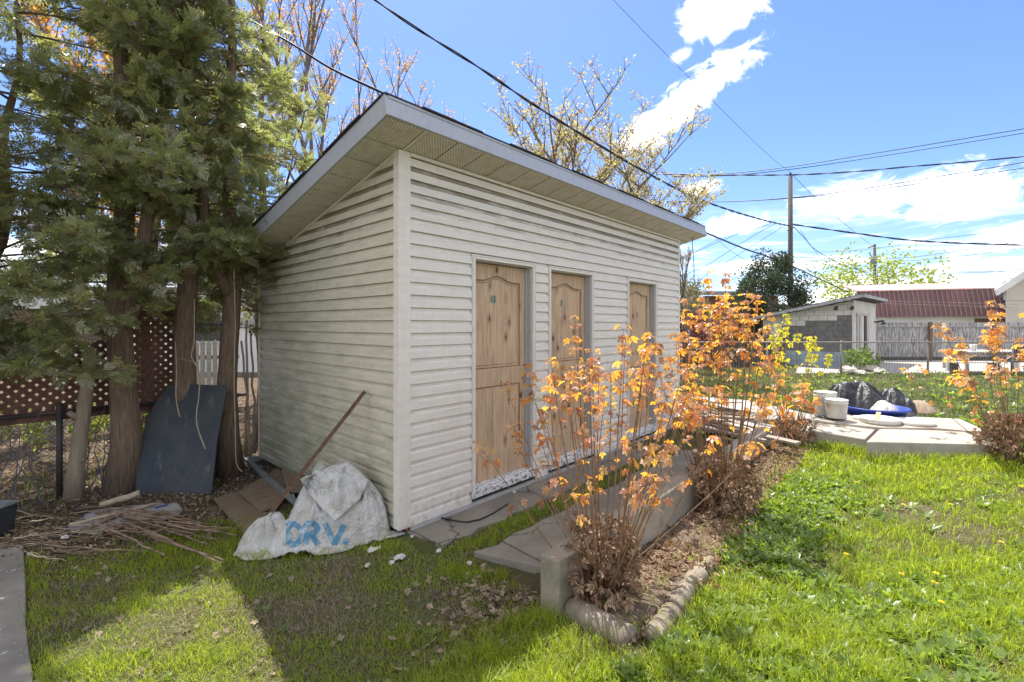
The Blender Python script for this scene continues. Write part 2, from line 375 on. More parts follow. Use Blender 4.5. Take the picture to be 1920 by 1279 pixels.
simple('grey_blue_paint', (0.12, 0.13, 0.12), (0.19, 0.21, 0.20), 12, .6, .002)
simple('lattice_red', (0.12, 0.055, 0.038), (0.22, 0.115, 0.078), 8, .75, .002)
simple('galvanised', (0.34, 0.33, 0.31), (0.22, 0.17, 0.13), 14, .5, .001, metal=.55, spec=.5)
simple('wire_dark', (0.06, 0.055, 0.05), (0.11, 0.095, 0.08), 12, .6, .001, metal=.3)
simple('black_cable', (0.012, 0.012, 0.012), (0.025, 0.024, 0.023), 9, .5, .0005)
simple('grey_cable', (0.02, 0.02, 0.022), (0.035, 0.035, 0.038), 9, .55, .0005)
simple('pole_wood', (0.07, 0.06, 0.055), (0.13, 0.115, 0.105), 5, .9, .006, (6, 6, .5))
simple('white_plastic', (0.66, 0.65, 0.61), (0.50, 0.48, 0.43), 9, .4, .001)
simple('grey_plastic', (0.10, 0.10, 0.10), (0.16, 0.16, 0.155), 9, .45, .001)
simple('blue_plastic', (0.015, 0.035, 0.20), (0.022, 0.05, 0.28), 9, .4, .001)
simple('black_plastic', (0.012, 0.013, 0.014), (0.03, 0.031, 0.033), 5, .28, .006, spec=.6)
simple('dark_bin', (0.02, 0.024, 0.028), (0.045, 0.052, 0.058), 12, .5, .002)
simple('letter_blue', (0.06, 0.19, 0.29), (0.36, 0.40, 0.40), 22, .6, .001, lo=.48, hi=.70)
simple('paper_brown', (0.36, 0.28, 0.20), (0.25, 0.18, 0.12), 9, .85, .003)
simple('digit_black', (0.012, 0.012, 0.012), (0.03, 0.03, 0.03), 9, .5, .0003)
simple('digit_plate', (0.30, 0.32, 0.26), (0.24, 0.25, 0.2), 9, .5, .0003)
simple('scrap_white', (0.62, 0.60, 0.55), (0.42, 0.39, 0.33), 20, .8, .003)
simple('clear_sheet', (0.34, 0.325, 0.30), (0.24, 0.22, 0.195), 7, .22, .010, spec=.7)
simple('board_white', (0.50, 0.48, 0.44), (0.34, 0.31, 0.27), 7, .8, .003, (1, 1, 6))
simple('orange_bit', (0.75, 0.22, 0.08), (0.62, 0.18, 0.07), 9, .5, .001)
def bag_col(t):
    p = t.pos(); n = t.noise(p, 4.5, 8, .68, .5)
    c = t.mix(t.step(n, .42, .7), (0.60, 0.60, 0.56), (0.42, 0.39, 0.32)); c = t.mix(t.m('MULTIPLY', t.step(t.noise(p, 9, 8, .7), .52, .66), .55), c, (0.42, 0.33, 0.23))
    return t.mix(t.m('MULTIPLY', t.step(t.noise(p, 60, 4), .6, .7), .35), c, (0.16, 0.14, 0.11))
material('bag_white', bag_col, .48, lambda t: t.m('ADD', t.noise(t.pos(), 9, 5, .6, 1.2), t.m('MULTIPLY', t.noise(t.pos(), 34, 5, .6, 1.6), .45)), .045, .4)
def tarp_wr(t): return t.noise(t.scale(t.pos(), (1, 2.4, 2.4)), 9, 6, .6, 1.4)
material('tarp_black', lambda t: t.mix(t.step(t.noise(t.pos(), 8, 6), .45, .7), (0.010, 0.010, 0.011), (0.024, 0.023, 0.023)), .36, tarp_wr, .010, .5)
def panel_col(t):
    p = t.pos(); c = t.mix(t.noise(p, 6, 6), (0.030, 0.038, 0.048), (0.060, 0.066, 0.072))
    c = t.mix(t.m('MULTIPLY', t.step(t.noise(t.scale(p, (9, 9, 1.2)), 1.6, 7, .7), .55, .75), .55), c, (0.22, 0.21, 0.19))
    c = t.mix(t.m('MULTIPLY', t.step(t.noise(p, 3, 5), .45, .65), .25), c, (0.09, 0.10, 0.07))
    return t.mix(t.m('MULTIPLY', t.step(t.noise(p, 160, 3), .6, .7), .4), c, (0.14, 0.13, 0.12))
material('panel_dark', panel_col, .6, lambda t: t.noise(t.pos(), 120, 4), .002, .35)
def barn_col(t):
    p = t.pos(); c = t.mix(t.noise(t.scale(p, (1, 1, .3)), 1.5, 6), (0.12, 0.062, 0.060), (0.18, 0.105, 0.098)); return t.mix(t.m('MULTIPLY', t.step(t.noise(p, .6, 6), .5, .7), .4), c, (0.34, 0.16, 0.13))
material('barn_metal', barn_col, .5, None, 0, .4)
simple('barn_rib', (0.34, 0.17, 0.155), (0.42, 0.24, 0.21), 2, .5, .002, use='pos')
simple('barn_top', (0.55, 0.30, 0.25), (0.66, 0.40, 0.33), 1, .5, .002, use='pos')
simple('masonry_white', (0.62, 0.60, 0.54), (0.48, 0.45, 0.39), 1.5, .85, .006, use='pos')
simple('masonry_grey', (0.12, 0.115, 0.11), (0.19, 0.18, 0.165), 5, .9, .006, use='pos')
simple('masonry_blue', (0.36, 0.43, 0.46), (0.24, 0.29, 0.31), 4, .9, .006, use='pos', lo=.4, hi=.75)
simple('garage_wood', (0.55, 0.52, 0.48), (0.30, 0.27, 0.24), 3, .8, .004, (4, 4, .6), use='pos')
simple('roof_edge_worn', (0.50, 0.50, 0.50), (0.20, 0.18, 0.17), 5, .7, .004, (1, 1, 4), use='pos')
simple('plank_white', (0.42, 0.41, 0.39), (0.12, 0.11, 0.105), 4, .85, .004, (5, 5, .8), use='pos', lo=.38, hi=.66)
simple('roof_flat', (0.20, 0.23, 0.25), (0.27, 0.30, 0.31), 1, .8, .002, use='pos')
simple('brick_red', (0.22, 0.085, 0.06), (0.30, 0.13, 0.095), 2, .9, .003, use='pos')
simple('beige_render', (0.52, 0.45, 0.36), (0.60, 0.53, 0.44), 1, .85, .002, use='pos')
simple('house_white', (0.70, 0.69, 0.65), (0.58, 0.57, 0.53), 1, .7, .002, use='pos')
simple('dark_boards', (0.045, 0.042, 0.035), (0.09, 0.08, 0.065), 3, .9, .003, (5, 5, .7), use='pos')
simple('glass_dark', (0.03, 0.035, 0.04), (0.05, 0.055, 0.06), 2, .08, .0, spec=.8)
simple('maroon', (0.10, 0.03, 0.035), (0.16, 0.05, 0.05), 5, .8, .003)
simple('rubble', (0.50, 0.46, 0.40), (0.28, 0.24, 0.19), 4, .9, .01)
simple('cushion_white', (0.66, 0.64, 0.60), (0.5, 0.48, 0.44), 4, .8, .004)

def foliage(name, c_lo, c_hi, tr_lo, tr_hi, f=.45, rough=.5, use='attr', spec=.4, extra=None):
    def src(t): return t.attr() if use == 'attr' else t.rand()
    def col(t):
        c = t.mix(src(t), c_lo, c_hi)
        if extra: c = t.mix(t.m('GREATER_THAN', src(t), extra[0]), c, extra[1])
        return c
    def tr(t):
        c = t.mix(src(t), tr_lo, tr_hi)
        if extra: c = t.mix(t.m('GREATER_THAN', src(t), extra[0]), c, extra[1])
        return c
    return material(name, col, rough, None, 0, spec, trans=tr, trans_f=f)
foliage('grass', (0.135, 0.20, 0.022), (0.30, 0.34, 0.040), (0.34, 0.48, 0.020), (0.68, 0.78, 0.06), .54, .42)
foliage('grass_dull', (0.055, 0.095, 0.025), (0.12, 0.15, 0.055), (0.12, 0.20, 0.03), (0.28, 0.34, 0.07), .42, .6)
foliage('moss', (0.20, 0.22, 0.03), (0.36, 0.32, 0.05), (0.36, 0.38, 0.03), (0.5, 0.42, 0.05), .4, .8)
foliage('straw', (0.24, 0.19, 0.12), (0.40, 0.34, 0.235), (0.30, 0.23, 0.12), (0.46, 0.38, 0.23), .3, .7)
foliage('weed', (0.08, 0.135, 0.030), (0.18, 0.25, 0.055), (0.24, 0.40, 0.03), (0.48, 0.62, 0.06), .42, .38, spec=.55)
foliage('dead_leaf', (0.15, 0.095, 0.055), (0.40, 0.27, 0.175), (0.26, 0.12, 0.05), (0.46, 0.26, 0.12), .25, .6)
foliage('litter', (0.085, 0.055, 0.034), (0.40, 0.31, 0.21), (0.10, 0.06, 0.03), (0.3, 0.2, 0.12), .12, .8)
foliage('cedar', (0.100, 0.115, 0.042), (0.31, 0.31, 0.17), (0.30, 0.36, 0.06), (0.70, 0.70, 0.25), .46, .33, spec=1.0, extra=(.965, (0.20, 0.12, 0.05)))
foliage('maple_orange', (0.42, 0.20, 0.13), (0.70, 0.50, 0.40), (1.0, 0.37, 0.015), (1.0, 0.68, 0.05), .62, .32, 'obj', .8, extra=(.86, (0.38, 0.20, 0.12)))
foliage('maple_orange_m', (0.42, 0.20, 0.13), (0.70, 0.50, 0.40), (1.0, 0.37, 0.015), (1.0, 0.68, 0.05), .62, .32, 'attr', .8, extra=(.86, (0.38, 0.20, 0.12)))
foliage('maple_yellow', (0.32, 0.34, 0.04), (0.50, 0.46, 0.07), (0.75, 0.72, 0.02), (0.95, 0.80, 0.04), .6, .42, 'obj', .5)
foliage('bud_orange', (0.40, 0.20, 0.07), (0.62, 0.40, 0.14), (0.80, 0.38, 0.05), (0.95, 0.66, 0.15), .5, .6)
foliage('bud_pale', (0.46, 0.42, 0.18), (0.62, 0.54, 0.26), (0.62, 0.56, 0.16), (0.8, 0.68, 0.28), .5, .6, extra=(.82, (0.42, 0.2, 0.14)))
foliage('leaf_lime', (0.17, 0.22, 0.04), (0.30, 0.34, 0.07), (0.42, 0.52, 0.06), (0.62, 0.66, 0.12), .45, .6)
foliage('spruce', (0.030, 0.050, 0.028), (0.085, 0.105, 0.050), (0.05, 0.09, 0.03), (0.15, 0.18, 0.06), .22, .6)
foliage('shrub_brown', (0.14, 0.13, 0.06), (0.26, 0.23, 0.12), (0.2, 0.2, 0.07), (0.36, 0.34, 0.14), .35, .7)
foliage('shrub_maroon', (0.09, 0.03, 0.035), (0.2, 0.07, 0.07), (0.2, 0.05, 0.05), (0.3, 0.1, 0.08), .35, .7)
foliage('treeline', (0.05, 0.075, 0.035), (0.16, 0.17, 0.09), (0.08, 0.12, 0.04), (0.2, 0.2, 0.1), .2, .8)
foliage('yellow_flower', (0.80, 0.58, 0.02), (0.90, 0.68, 0.03), (0.9, 0.65, 0.02), (0.95, 0.75, 0.03), .3, .6, 'obj')

# ------------------------------------------------------------------ ground
def build_ground():
    def axis(c):
        a = list(np.arange(-9, 15.01, 0.2)); b = []; s = 0.3; x = 15
        while x < 700: x += s; s *= 1.18; b.append(x)
        l = []; s = 0.3; x = -9
        while x > -700: x -= s; s *= 1.18; l.append(x)
        return np.array(l[::-1]+a+b)
    xs = axis(0); ys = axis(0); X, Y = np.meshgrid(xs, ys, indexing='ij'); Z = ground_z(X, Y)
    ins = (X > .12) & (X < 5.26) & (Y > .12) & (Y < 2.9); Z = np.where(ins, Z-.05, Z)
    n, m = X.shape; V = np.stack([X, Y, Z], -1).reshape(-1, 3)
    i = np.arange(n-1)[:, None]*m+np.arange(m-1)[None]; q = np.stack([i, i+m, i+m+1, i+1], -1).reshape(-1, 4)
    link('ground', np_mesh('ground', V, [q], smooth=True), 'soil', kind='structure')
build_ground()
def slab(name, pts, z0, z1, mat, kind='structure', wav=0.0, bevel=.006):
    b = B(); b.prism([(x, y, z0) for x, y in pts], (0, 0, z1-z0)); o = b.build(name, mat, kind=kind, bevel=bevel); return o
def rough_edge(x0, y0, x1, y1, amp=.03, step=.15, seed=0):
    r = random.Random(seed); n = max(2, int(math.hypot(x1-x0, y1-y0)/step)); L = math.hypot(x1-x0, y1-y0)
    nx, ny = -(y1-y0)/L, (x1-x0)/L
    return [(x0+(x1-x0)*k/n+nx*r.uniform(-amp, amp), y0+(y1-y0)*k/n+ny*r.uniform(-amp, amp)) for k in range(n)]
slab('walkway', [(0.03, .12), (5.3, .12), (5.9, .1)]+rough_edge(5.9, -.40, -.02, -.40, .035, .13, 1), -.2, -.035, 'concrete_walk')
slab('walkway', rough_edge(.22, -.66, 4.9, -.62, .03, .2, 2)+rough_edge(4.9, -1.33, .26, -1.33, .01, .2, 3), -.2, -.05, 'concrete_walk')
slab('path', [(-2.05, 1.92), (-3.6, 1.98)]+[(-3.6, -3)]+rough_edge(-2.05, -3, -2.05, 1.8, .012, .3, 4), -.3, -.025, 'concrete_path')
slab('bed', [(.2, -1.46), (.2, -1.9), (1.4, -1.93), (5.1, -1.9), (5.1, -1.46)], -.25, -.095, 'bed_soil', bevel=.02)
p = [cf(9.5, 15.6), cf(30, 15.9), cf(30, 26), cf(14.5, 23)]
slab('driveway', [(q.x, q.y) for q in p], -.1, .012, 'concrete_yard')
# ------------------------------------------------------------------ the garden shed
LX, LY, ZF, SL = 5.378, 3.03, 3.03, 0.221
DOORS = [(.758, 1.666), (1.892, 2.799), (3.641, 4.552)]; DZ0, DZ1 = .10, 2.287
shed = thing('garden_shed', (0, 0, 0), 'white vinyl-sided garden shed with a slanted roof and three wooden doors', 'shed')
def build_shed():
    # walls: inner sheathing, the siding boards are pieces of it
    b = B(); xs = [0.02]+[v for d in DOORS for v in d]+[LX-.02]
    for k in range(0, len(xs), 2): b.box((xs[k], .012, .02), (xs[k+1], .05, ZF-.03))
    for d in DOORS:
        b.box((d[0], .012, DZ1), (d[1], .05, ZF-.03)); b.box((d[0], .012, .02), (d[1], .05, DZ0))
    front = b.build('front_wall', 'vinyl_front', shed)
    b = B(); ring = [(.012, .03, .0), (.012, LY-.02, .0), (.012, LY-.02, ZF-SL*LY-.02), (.012, .03, ZF-.03)]
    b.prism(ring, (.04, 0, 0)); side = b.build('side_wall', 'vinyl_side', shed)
    b = B(); b.prism([(LX-.052, .03, 0), (LX-.052, LY-.02, 0), (LX-.052, LY-.02, ZF-SL*LY-.02), (LX-.052, .03, ZF-.03)], (.04, 0, 0))
    b.box((.02, LY-.05, 0), (LX-.02, LY-.01, ZF-SL*LY-.02)); b.build('rear_wall', 'vinyl_side', shed)
    H = 0.1045; N = int(ZF/H)+1
    prof = [(0.0, .018), (.0012, .0235), (H*.60, .021), (H*.70, .007), (H*.975, .003)]   # height in course, projection
    def boards(parent, mat, segs_fn, place):
        for k in range(N):
            z0 = .0+k*H
            for (fa, fb) in segs_fn(z0, z0+H):
                vs = []; ok = True
                jt = random.uniform(-.0012, .0012)
                for (dz, pr) in prof:
                    z = min(z0+dz, place('zmax')); a, c = fa(z), fb(z)
                    if c < a: c = a
                    vs += [place(a, pr+jt, z), place(c, pr+jt, z)]
                if (Vector(vs[0])-Vector(vs[1])).length < .03: continue
                fs = [(2*i, 2*i+1, 2*i+3, 2*i+2) for i in range(len(prof)-1)]
                bb = B().add(vs, fs); bb.add([place(fa(z0), .004, z0), place(fb(z0), .004, z0)]+vs[:2], [(0, 1, 3, 2)])
                o = bb.build('siding_board', mat, parent)
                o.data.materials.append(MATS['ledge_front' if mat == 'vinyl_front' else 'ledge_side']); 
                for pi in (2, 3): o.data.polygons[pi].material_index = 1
    def pf(a, pr=None, z=None):
        if a == 'zmax': return ZF-.002
        return (a, -pr, z)
    def segf(z0, z1):
        cuts = [(.085, LX-.03)]
        if z0 > ZF-.01: return []
        if z1 > DZ0-.01 and z0 < DZ1-.02:
            e = [.085]+[v for d in DOORS for v in d]+[LX-.03]; cuts = [(e[i], e[i+1]) for i in range(0, len(e), 2)]
            if z0 < DZ0-.05: cuts = [(.085, DOORS[0][0])]+[(DOORS[i][1], DOORS[i+1][0]) for i in (0, 1)]+[(DOORS[2][1], LX-.03)]
        out = []
        for (a, c) in cuts:                                        # long runs are lapped at the vinyl joints
            js = [j for j in ((1.66, 3.95) if int(z0/H/2) % 2 else (1.72, 4.1)) if a+.2 < j < c-.2] if z0 > DZ1-.12 else []
            q = [a]+js+[c]; out += [((lambda z, a=q[i]: a), (lambda z, c=q[i+1]: c-.002)) for i in range(len(q)-1)]
        return out
    boards(front, 'vinyl_front', segf, pf)
    def ps(a, pr=None, z=None):
        if a == 'zmax': return ZF-.002
        return (-pr, a, z)
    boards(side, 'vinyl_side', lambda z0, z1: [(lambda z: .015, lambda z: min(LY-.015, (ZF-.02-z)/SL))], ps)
    # corner posts
    for (x0, x1, y0, y1, zt, mt) in ((-.028, .082, -.030, -.004, ZF, 'trim_white'), (-.030, -.004, -.028, .05, ZF, 'trim_white'), (LX-.045, LX, -.026, -.002, ZF, 'trim_white'),
                                 (-.028, -.002, LY-.03, LY+.01, ZF-SL*LY, 'trim_white')):
        b = B(); b.box((x0, y0, .0), (x1, y1, zt)); b.build('corner_post', mt, shed, bevel=.003)
    b = B(); b.box((.086, -.026, -.035), (LX-.05, -.001, .0)) ; b.build('starter_strip', 'trim_grey', shed)
    b = B(); b.box((.02, .02, -.045), (LX-.02, .06, .02)); b.box((.02, .02, -.06), (.06, LY, .0)); b.build('sill_beam', 'dark_boards', shed)
    # j-channels beneath the soffit
    b = B(); b.box((.083, -.032, ZF-.028), (LX-.046, -.003, ZF-.001)); b.build('soffit_trim', 'trim_white', shed)
    b = B(); bar(b, (-.017, .05, ZF-.018-SL*.05), (-.017, LY, ZF-.018-SL*LY), .026, .024); b.build('soffit_trim', 'trim_white', shed)
    # roof
    o1, x0, x1, y0, y1, T = .34, -.336, LX+.342, -.345, LY+.34, .155
    n = Vector((0, SL, 1)).normalized(); zs = lambda y: ZF-SL*y
    roof = B(); e = .022
    lo = [Vector((x0+e, y0+e, zs(y0+e)+.012)), Vector((x1-e, y0+e, zs(y0+e)+.012)), Vector((x1-e, y1-e, zs(y1-e)+.012)), Vector((x0+e, y1-e, zs(y1-e)+.012))]
    roof.hexa(lo+[p+n*(T-.008) for p in lo]); rf = roof.build('roof', 'shingle', shed)
    c = [Vector((x0, y0, zs(y0))), Vector((x1, y0, zs(y0))), Vector((x1, y1, zs(y1))), Vector((x0, y1, zs(y1)))]
    U = n*T
    def fas(a, bb, inn, mat='fascia_metal'):
        B().hexa([a, bb, bb+inn, a+inn, a+U, bb+U, bb+inn+U, a+inn+U]).build('fascia', mat, shed, bevel=.003)
    ex = Vector((e, 0, 0)); s_ = Vector((0, 1, -SL)).normalized()*e
    j1 = c[0].lerp(c[1], .70)
    fas(c[0], j1-ex*.05, s_); fas(j1, c[1], s_*1.03); fas(c[0]+s_*1.02, c[3]-s_*1.02, ex); fas(c[1]+s_*1.02-ex, c[2]-s_*1.02-ex, ex); fas(c[3]-s_, c[2]-s_, s_)
    b = B(); bar(b, c[0]+U*.93-s_*.15+Vector((.03,0,0)), c[1]+U*.93-s_*.15-Vector((.0,0,0)), .004, .02, n); b.build('drip_edge', 'fascia_metal', shed)
    # folded metal cap on the near corner
    b = B(); w = .035; t3 = Vector((-.003, 0, 0)); b.hexa([c[0]+t3, c[0]+s_*(w/e)+t3, c[0]+s_*(w/e), c[0], c[0]+U+t3, c[0]+s_*(w/e)+U+t3, c[0]+s_*(w/e)+U, c[0]+U])
    b.build('corner_cap', 'fascia_metal', shed, bevel=.001)
    # shingle courses at the roof edge: strips with their own thickness
    for (a, bb, inw) in ((c[0], c[3], Vector((1, 0, 0))), (c[1], c[2], Vector((-1, 0, 0))), (c[0], c[1], Vector((0, 1, -SL)).normalized())):
        L = (bb-a).length; k = 0; d = (bb-a)/L; s = 0
        while s < L-.01:
            l = min(.32+.02*math.sin(k*2.3), L-s); lift = n*(.0015+.003*((k*7) % 3)); out = -inw*(.010+.006*((k*5) % 3))
            p0 = a+d*s+U+lift+out; p1 = a+d*(s+l-.006)+U+lift+out; q = inw*.14; tt = n*.011
            B().hexa([p0, p1, p1+q, p0+q, p0+tt, p1+tt, p1+q+tt, p0+q+tt]).build('shingle', 'shingle', rf); s += l; k += 1
    # soffit panels
    def spanel(xa, xb, ya, yb, mat):
        g = .0; b = B(); dz = -.001
        p = [Vector((xa, ya, zs(ya)+dz)), Vector((xb, ya, zs(ya)+dz)), Vector((xb, yb, zs(yb)+dz)), Vector((xa, yb, zs(yb)+dz))]
        b.hexa(p+[q+Vector((0, 0, .008)) for q in p]); return b.build('soffit_panel', mat, sof, bevel=.0015)
    b = B(); b.hexa(lo+[p+n*.006 for p in lo]); sof = b.build('soffit', 'trim_grey', shed)
    x = .03; 
    while x < LX: spanel(x+.006, min(x+.294, LX+.3), y0+e+.001, -.001, 'soffit_front'); x += .3
    y = y0+e
    while y < y1-.04: spanel(x0+e+.001, -.005 if y > -.05 else .0, y+.006, min(y+.294, y1-e), 'soffit_side'); y += .3
    y = y0+e
    while y < y1-.04: spanel(LX+.035, x1-e-.001, y+.006, min(y+.294, y1-e), 'soffit_side'); y += .3
    b = B(); b.hexa([Vector((.006, y0+e, zs(y0+e)-.006)), Vector((.027, y0+e, zs(y0+e)-.006)), Vector((.027, -.03, zs(-.03)-.006)), Vector((.006, -.03, zs(-.03)-.006))]+
                    [Vector((.006, y0+e, zs(y0+e))), Vector((.027, y0+e, zs(y0+e))), Vector((.027, -.03, zs(-.03))), Vector((.006, -.03, zs(-.03)))]); b.build('soffit_trim', 'trim_white', shed)
    # doors
    for di, (a, c2) in enumerate(DOORS):
        fr = B(); w = .042
        fr.box((a, -.028, DZ0), (a+w, .004, DZ1)); fr.box((c2-w, -.028, DZ0), (c2, .004, DZ1)); fr.box((a+w, -.028, DZ1-w), (c2-w, .004, DZ1))
        fr.box((a+.006, -.034, DZ0), (a+.014, -.027, DZ1-.004)); fr.box((c2-.014, -.034, DZ0), (c2-.006, -.027, DZ1-.004)); fr.box((a+.016, -.034, DZ1-.014), (c2-.016, -.027, DZ1-.006))
        frm = fr.build('door_frame', 'trim_grey' if 0 else 'trim_white', shed, bevel=.002)
        jb = B(); jb.box((a+w-.004, .004, DZ0), (a+w+.012, .13, DZ1-w)); jb.box((c2-w-.012, .004, DZ0), (c2-w+.004, .13, DZ1-w)); jb.box((a+w+.013, .004, DZ1-w-.012), (c2-w-.013, .13, DZ1-w+.004))
        jb.box((c2-w-.03, .045, DZ0+.02), (c2-w-.013, .062, DZ1-w-.014)); jb.build('jamb', 'trim_grey', frm, bevel=.001)
        sb = B(); sb.box((a-.012, -.045, DZ0-.058), (c2+.0, -.0225, DZ0-.001)); sb.box((a+w+.013, -.0225, DZ0-.03), (c2-w-.013, .12, DZ0+.028))
        sl_ = sb.build('sill', 'peeling_paint', frm, bevel=.002)
        door = B(); x0d, x1d, z0d, z1d = a+w+.014, c2-w-.016, DZ0+.03, DZ1-w-.016; yf = .066
        door.box((x0d, yf+.012, z0d), (x1d, yf+.05, z1d))                                 # panel plane
        dr = door.build('door', 'pine_door', shed)
        st = .088; px0, px1 = x0d+st*.35, x1d-st
        def rail(name, xa, xb, za, zb, mat='pine_door', y=yf): b = B(); b.box((xa, y, za), (xb, yf+.013, zb)); return b.build(name, mat, dr, bevel=.004)
        rail('stile', x0d, px0-.001, z0d, z1d); rail('stile', px1+.001, x1d, z0d, z1d)
        rail('rail', px0, px1, 1.03, 1.205, y=yf+.001)
        rail('bottom_rail', px0-.02, px1+.02, z0d, .37, 'pine_rough', y=yf-.006)
        zs_, zp = z1d-.155, z1d-.105
        def arch(s):                                                                 # ogee head of the upper panel
            s = abs(2*s-1); return zs_+(zp-zs_)*(.5+.5*math.cos(math.pi*min(1, s/.62)))-.004*s
        nn = 16; b = B(); lowr = [(px0+(px1-px0)*i/nn, yf+.001, arch(i/nn)) for i in range(nn+1)]
        b.prism(lowr+[(px1, yf+.001, z1d-.001), (px0, yf+.001, z1d-.001)], (0, .0115, 0)); b.build('top_rail', 'pine_door', dr)
        b = B(); off = Vector((0, -.001, 0))
        up_path = [Vector((px0, yf+.009, 1.212))]+[Vector(q)+Vector((0, .008, -.006)) for q in lowr]+[Vector((px1-.004, yf+.009, 1.212))]
        b.tube([Vector((px0+.008, yf+.012, 1.212))]+[Vector((px0+.008+(px1-px0-.016)*i/nn, yf+.012, arch(i/nn)-.008)) for i in range(nn+1)]+[Vector((px1-.008, yf+.012, 1.212)), Vector((px0+.008, yf+.012, 1.212))], .0075, 5)
        b.tube([Vector((px0+.03, yf+.012, 1.24))]+[Vector((px0+.03+(px1-px0-.06)*i/nn, yf+.012, arch(i/nn)-.03)) for i in range(nn+1)]+[Vector((px1-.03, yf+.012, 1.24)), Vector((px0+.03, yf+.012, 1.24))], .0035, 4)
        b.tube([Vector((px0+.01, yf+.012, .38)), Vector((px0+.01, yf+.012, 1.022)), Vector((px1-.008, yf+.012, 1.022)), Vector((px1-.008, yf+.012, .38))], .0065, 5)
        b.build('moulding', 'moulding', dr)
        # the long cracks between the glued boards of each panel
        b = B()
        for cx, za, zb in ((px0+(px1-px0)*.42, .385, .98), (px0+(px1-px0)*.30, 1.3, 1.75)):
            b.tube([Vector((cx+.004*math.sin(k*1.7), yf+.0118, za+(zb-za)*k/6)) for k in range(7)], [.0004, .0016, .002, .0012, .002, .0014, .0004], 4)
        b.build('split', 'digit_black', dr)
        if di < 2:
            cu = bpy.data.curves.new('digits', 'FONT'); cu.body = '13' if di == 0 else '2'; cu.size = .085; cu.extrude = .0012; cu.align_x = 'CENTER'
            tmp = bpy.data.objects.new('tmp', cu); COL.objects.link(tmp); bpy.context.view_layer.update()
            me = bpy.data.meshes.new_from_object(tmp.evaluated_get(bpy.context.evaluated_depsgraph_get())); bpy.data.objects.remove(tmp)
            me.transform(Matrix.Translation((px0+(px1-px0)*.42, yf+.009, 1.86)) @ Matrix.Rotation(math.pi/2, 4, 'X') @ Matrix.Scale(.8, 4, (1, 0, 0)))
            me.materials.clear(); link('door_number', me, 'digit_black', dr, (0, 0, 0))
            b = B(); cxn = px0+(px1-px0)*.42; hw = .042 if di == 0 else .026; b.box((cxn-hw, yf+.0095, 1.850), (cxn+hw, yf+.0118, 1.93)); b.build('number_plate', 'digit_plate', dr)
    # thin cable hanging at the far end of the eaves
    b = B(); p0 = Vector((LX+.10, -.20, zs(-.2)-.01))
    b.tube([p0, p0+Vector((.05, .03, -.10)), p0+Vector((.14, .05, -.22)), p0+Vector((.20, .06, -.45)), p0+Vector((.19, .05, -.75))], .006, 5); b.build('loose_cable', 'black_cable', shed)
build_shed()

# ------------------------------------------------------------------ low concrete wall, broken blocks, edging
b = B(); b.hexa([(.134,-1.334,-.3),(.150,-1.474,-.3),(4.95,-1.478,-.3),(4.95,-1.332,-.3),(.134,-1.334,.20),(.150,-1.474,.195),(4.95,-1.478,.225),(4.95,-1.332,.225)])
tag(b.build('low_wall', 'concrete_wall', bevel=.012), 'low weathered concrete wall with a mossy end running beside the walkway', 'wall')
def blk(name, top, zt, zb, label, grp=None, tilt=0.0):
    b = B(); n = len(top); b.prism([(x, y, zb) for x, y in top], (0, 0, 1)); 
    k = len(b.v)//2; b.v = b.v[:k]+[(x, y, z) for (x, y), z in zip(top, zt)]
    return tag(b.build(name, 'concrete_block', bevel=.014), label, 'concrete block', grp)
A1 = at(1517, 804.6, z=.2); A2 = at(1622, 821, z=.2); A3 = at(1648, 799, z=.2); A4 = at(1540, 789, z=.2)
blk('concrete_block', [(A1.x, A1.y), (A2.x, A2.y), (A3.x, A3.y), (A4.x, A4.y)], [.195, .185, .20, .2], -.2, 'shorter broken concrete slab left of the crack, near the small bush')
C1 = at(1624, 828, z=.2); C2 = at(1866, 832, z=.2); C3 = at(1800, 806, z=.2); C4 = at(1650, 804, z=.2)
blk('concrete_block', [(C1.x, C1.y), (C2.x, C2.y), (C3.x, C3.y), (C4.x, C4.y)], [.2, .19, .205, .21], -.2, 'long flat concrete slab in front of the white lid')
E = [at(1527, 788, z=.235), at(1650, 801, z=.235), at(1752, 802.5, z=.235), at(1860, 808, z=.235), at(1800, 785, z=.235), at(1520, 772, z=.235)]
blk('patio_slab', [(q.x, q.y) for q in E], [.235]*3+[.21]+[.235]*2, -.15, 'pale raised concrete slab that carries the buckets and lids')
slab('patio', [(5.9, .1), (5.35, -.45), (5.0, -1.32), (5.5, -1.75), (7.6, -1.6), (8.6, -.2), (8.3, 1.2), (6.2, 1.6)], -.2, .02, 'concrete_yard')
def log(p, q, r, label, seed=0):
    p = Vector(p); q = Vector(q); rr = random.Random(seed); b = B(); d = (q-p); L = d.length; n = max(3, int(L/.03)); pts = []; rs = []
    for i in range(n+1):
        s = i/n; pts.append(p+d*s+Vector((rr.uniform(-.004, .004), rr.uniform(-.004, .004), rr.uniform(-.004, .004))))
        k = min(s*L, (1-s)*L); rs.append(r*(1 if k > .03 else .90+.1*math.sqrt(k/.03))*(1-.04*math.sin(s*9+seed)+rr.uniform(-.02, .02)))
    b.tube(pts, rs, 18); return tag(b.build('edging_log', 'concrete_edging'), label, 'edging', 'round concrete edging of the bed')
zl = -.140
log(at(1068, 1142, z=zl), at(1186, 1205, z=zl), .082, 'dark round concrete edging piece below the near bush, at the front corner of the bed', 1)
log(at(1222, 1205, z=zl), at(1262, 1150, z=zl), .068, 'short round concrete edging piece nearest the camera on the lawn side', 2)
log(at(1262, 1140, z=zl), at(1312, 1078, z=zl), .066, 'second round concrete edging piece on the lawn side, in the twig shadows', 3)
log(at(1316, 1074, z=zl-.005), at(1352, 1030, z=zl-.03), .062, 'third round concrete edging piece, half covered by green weeds', 4)

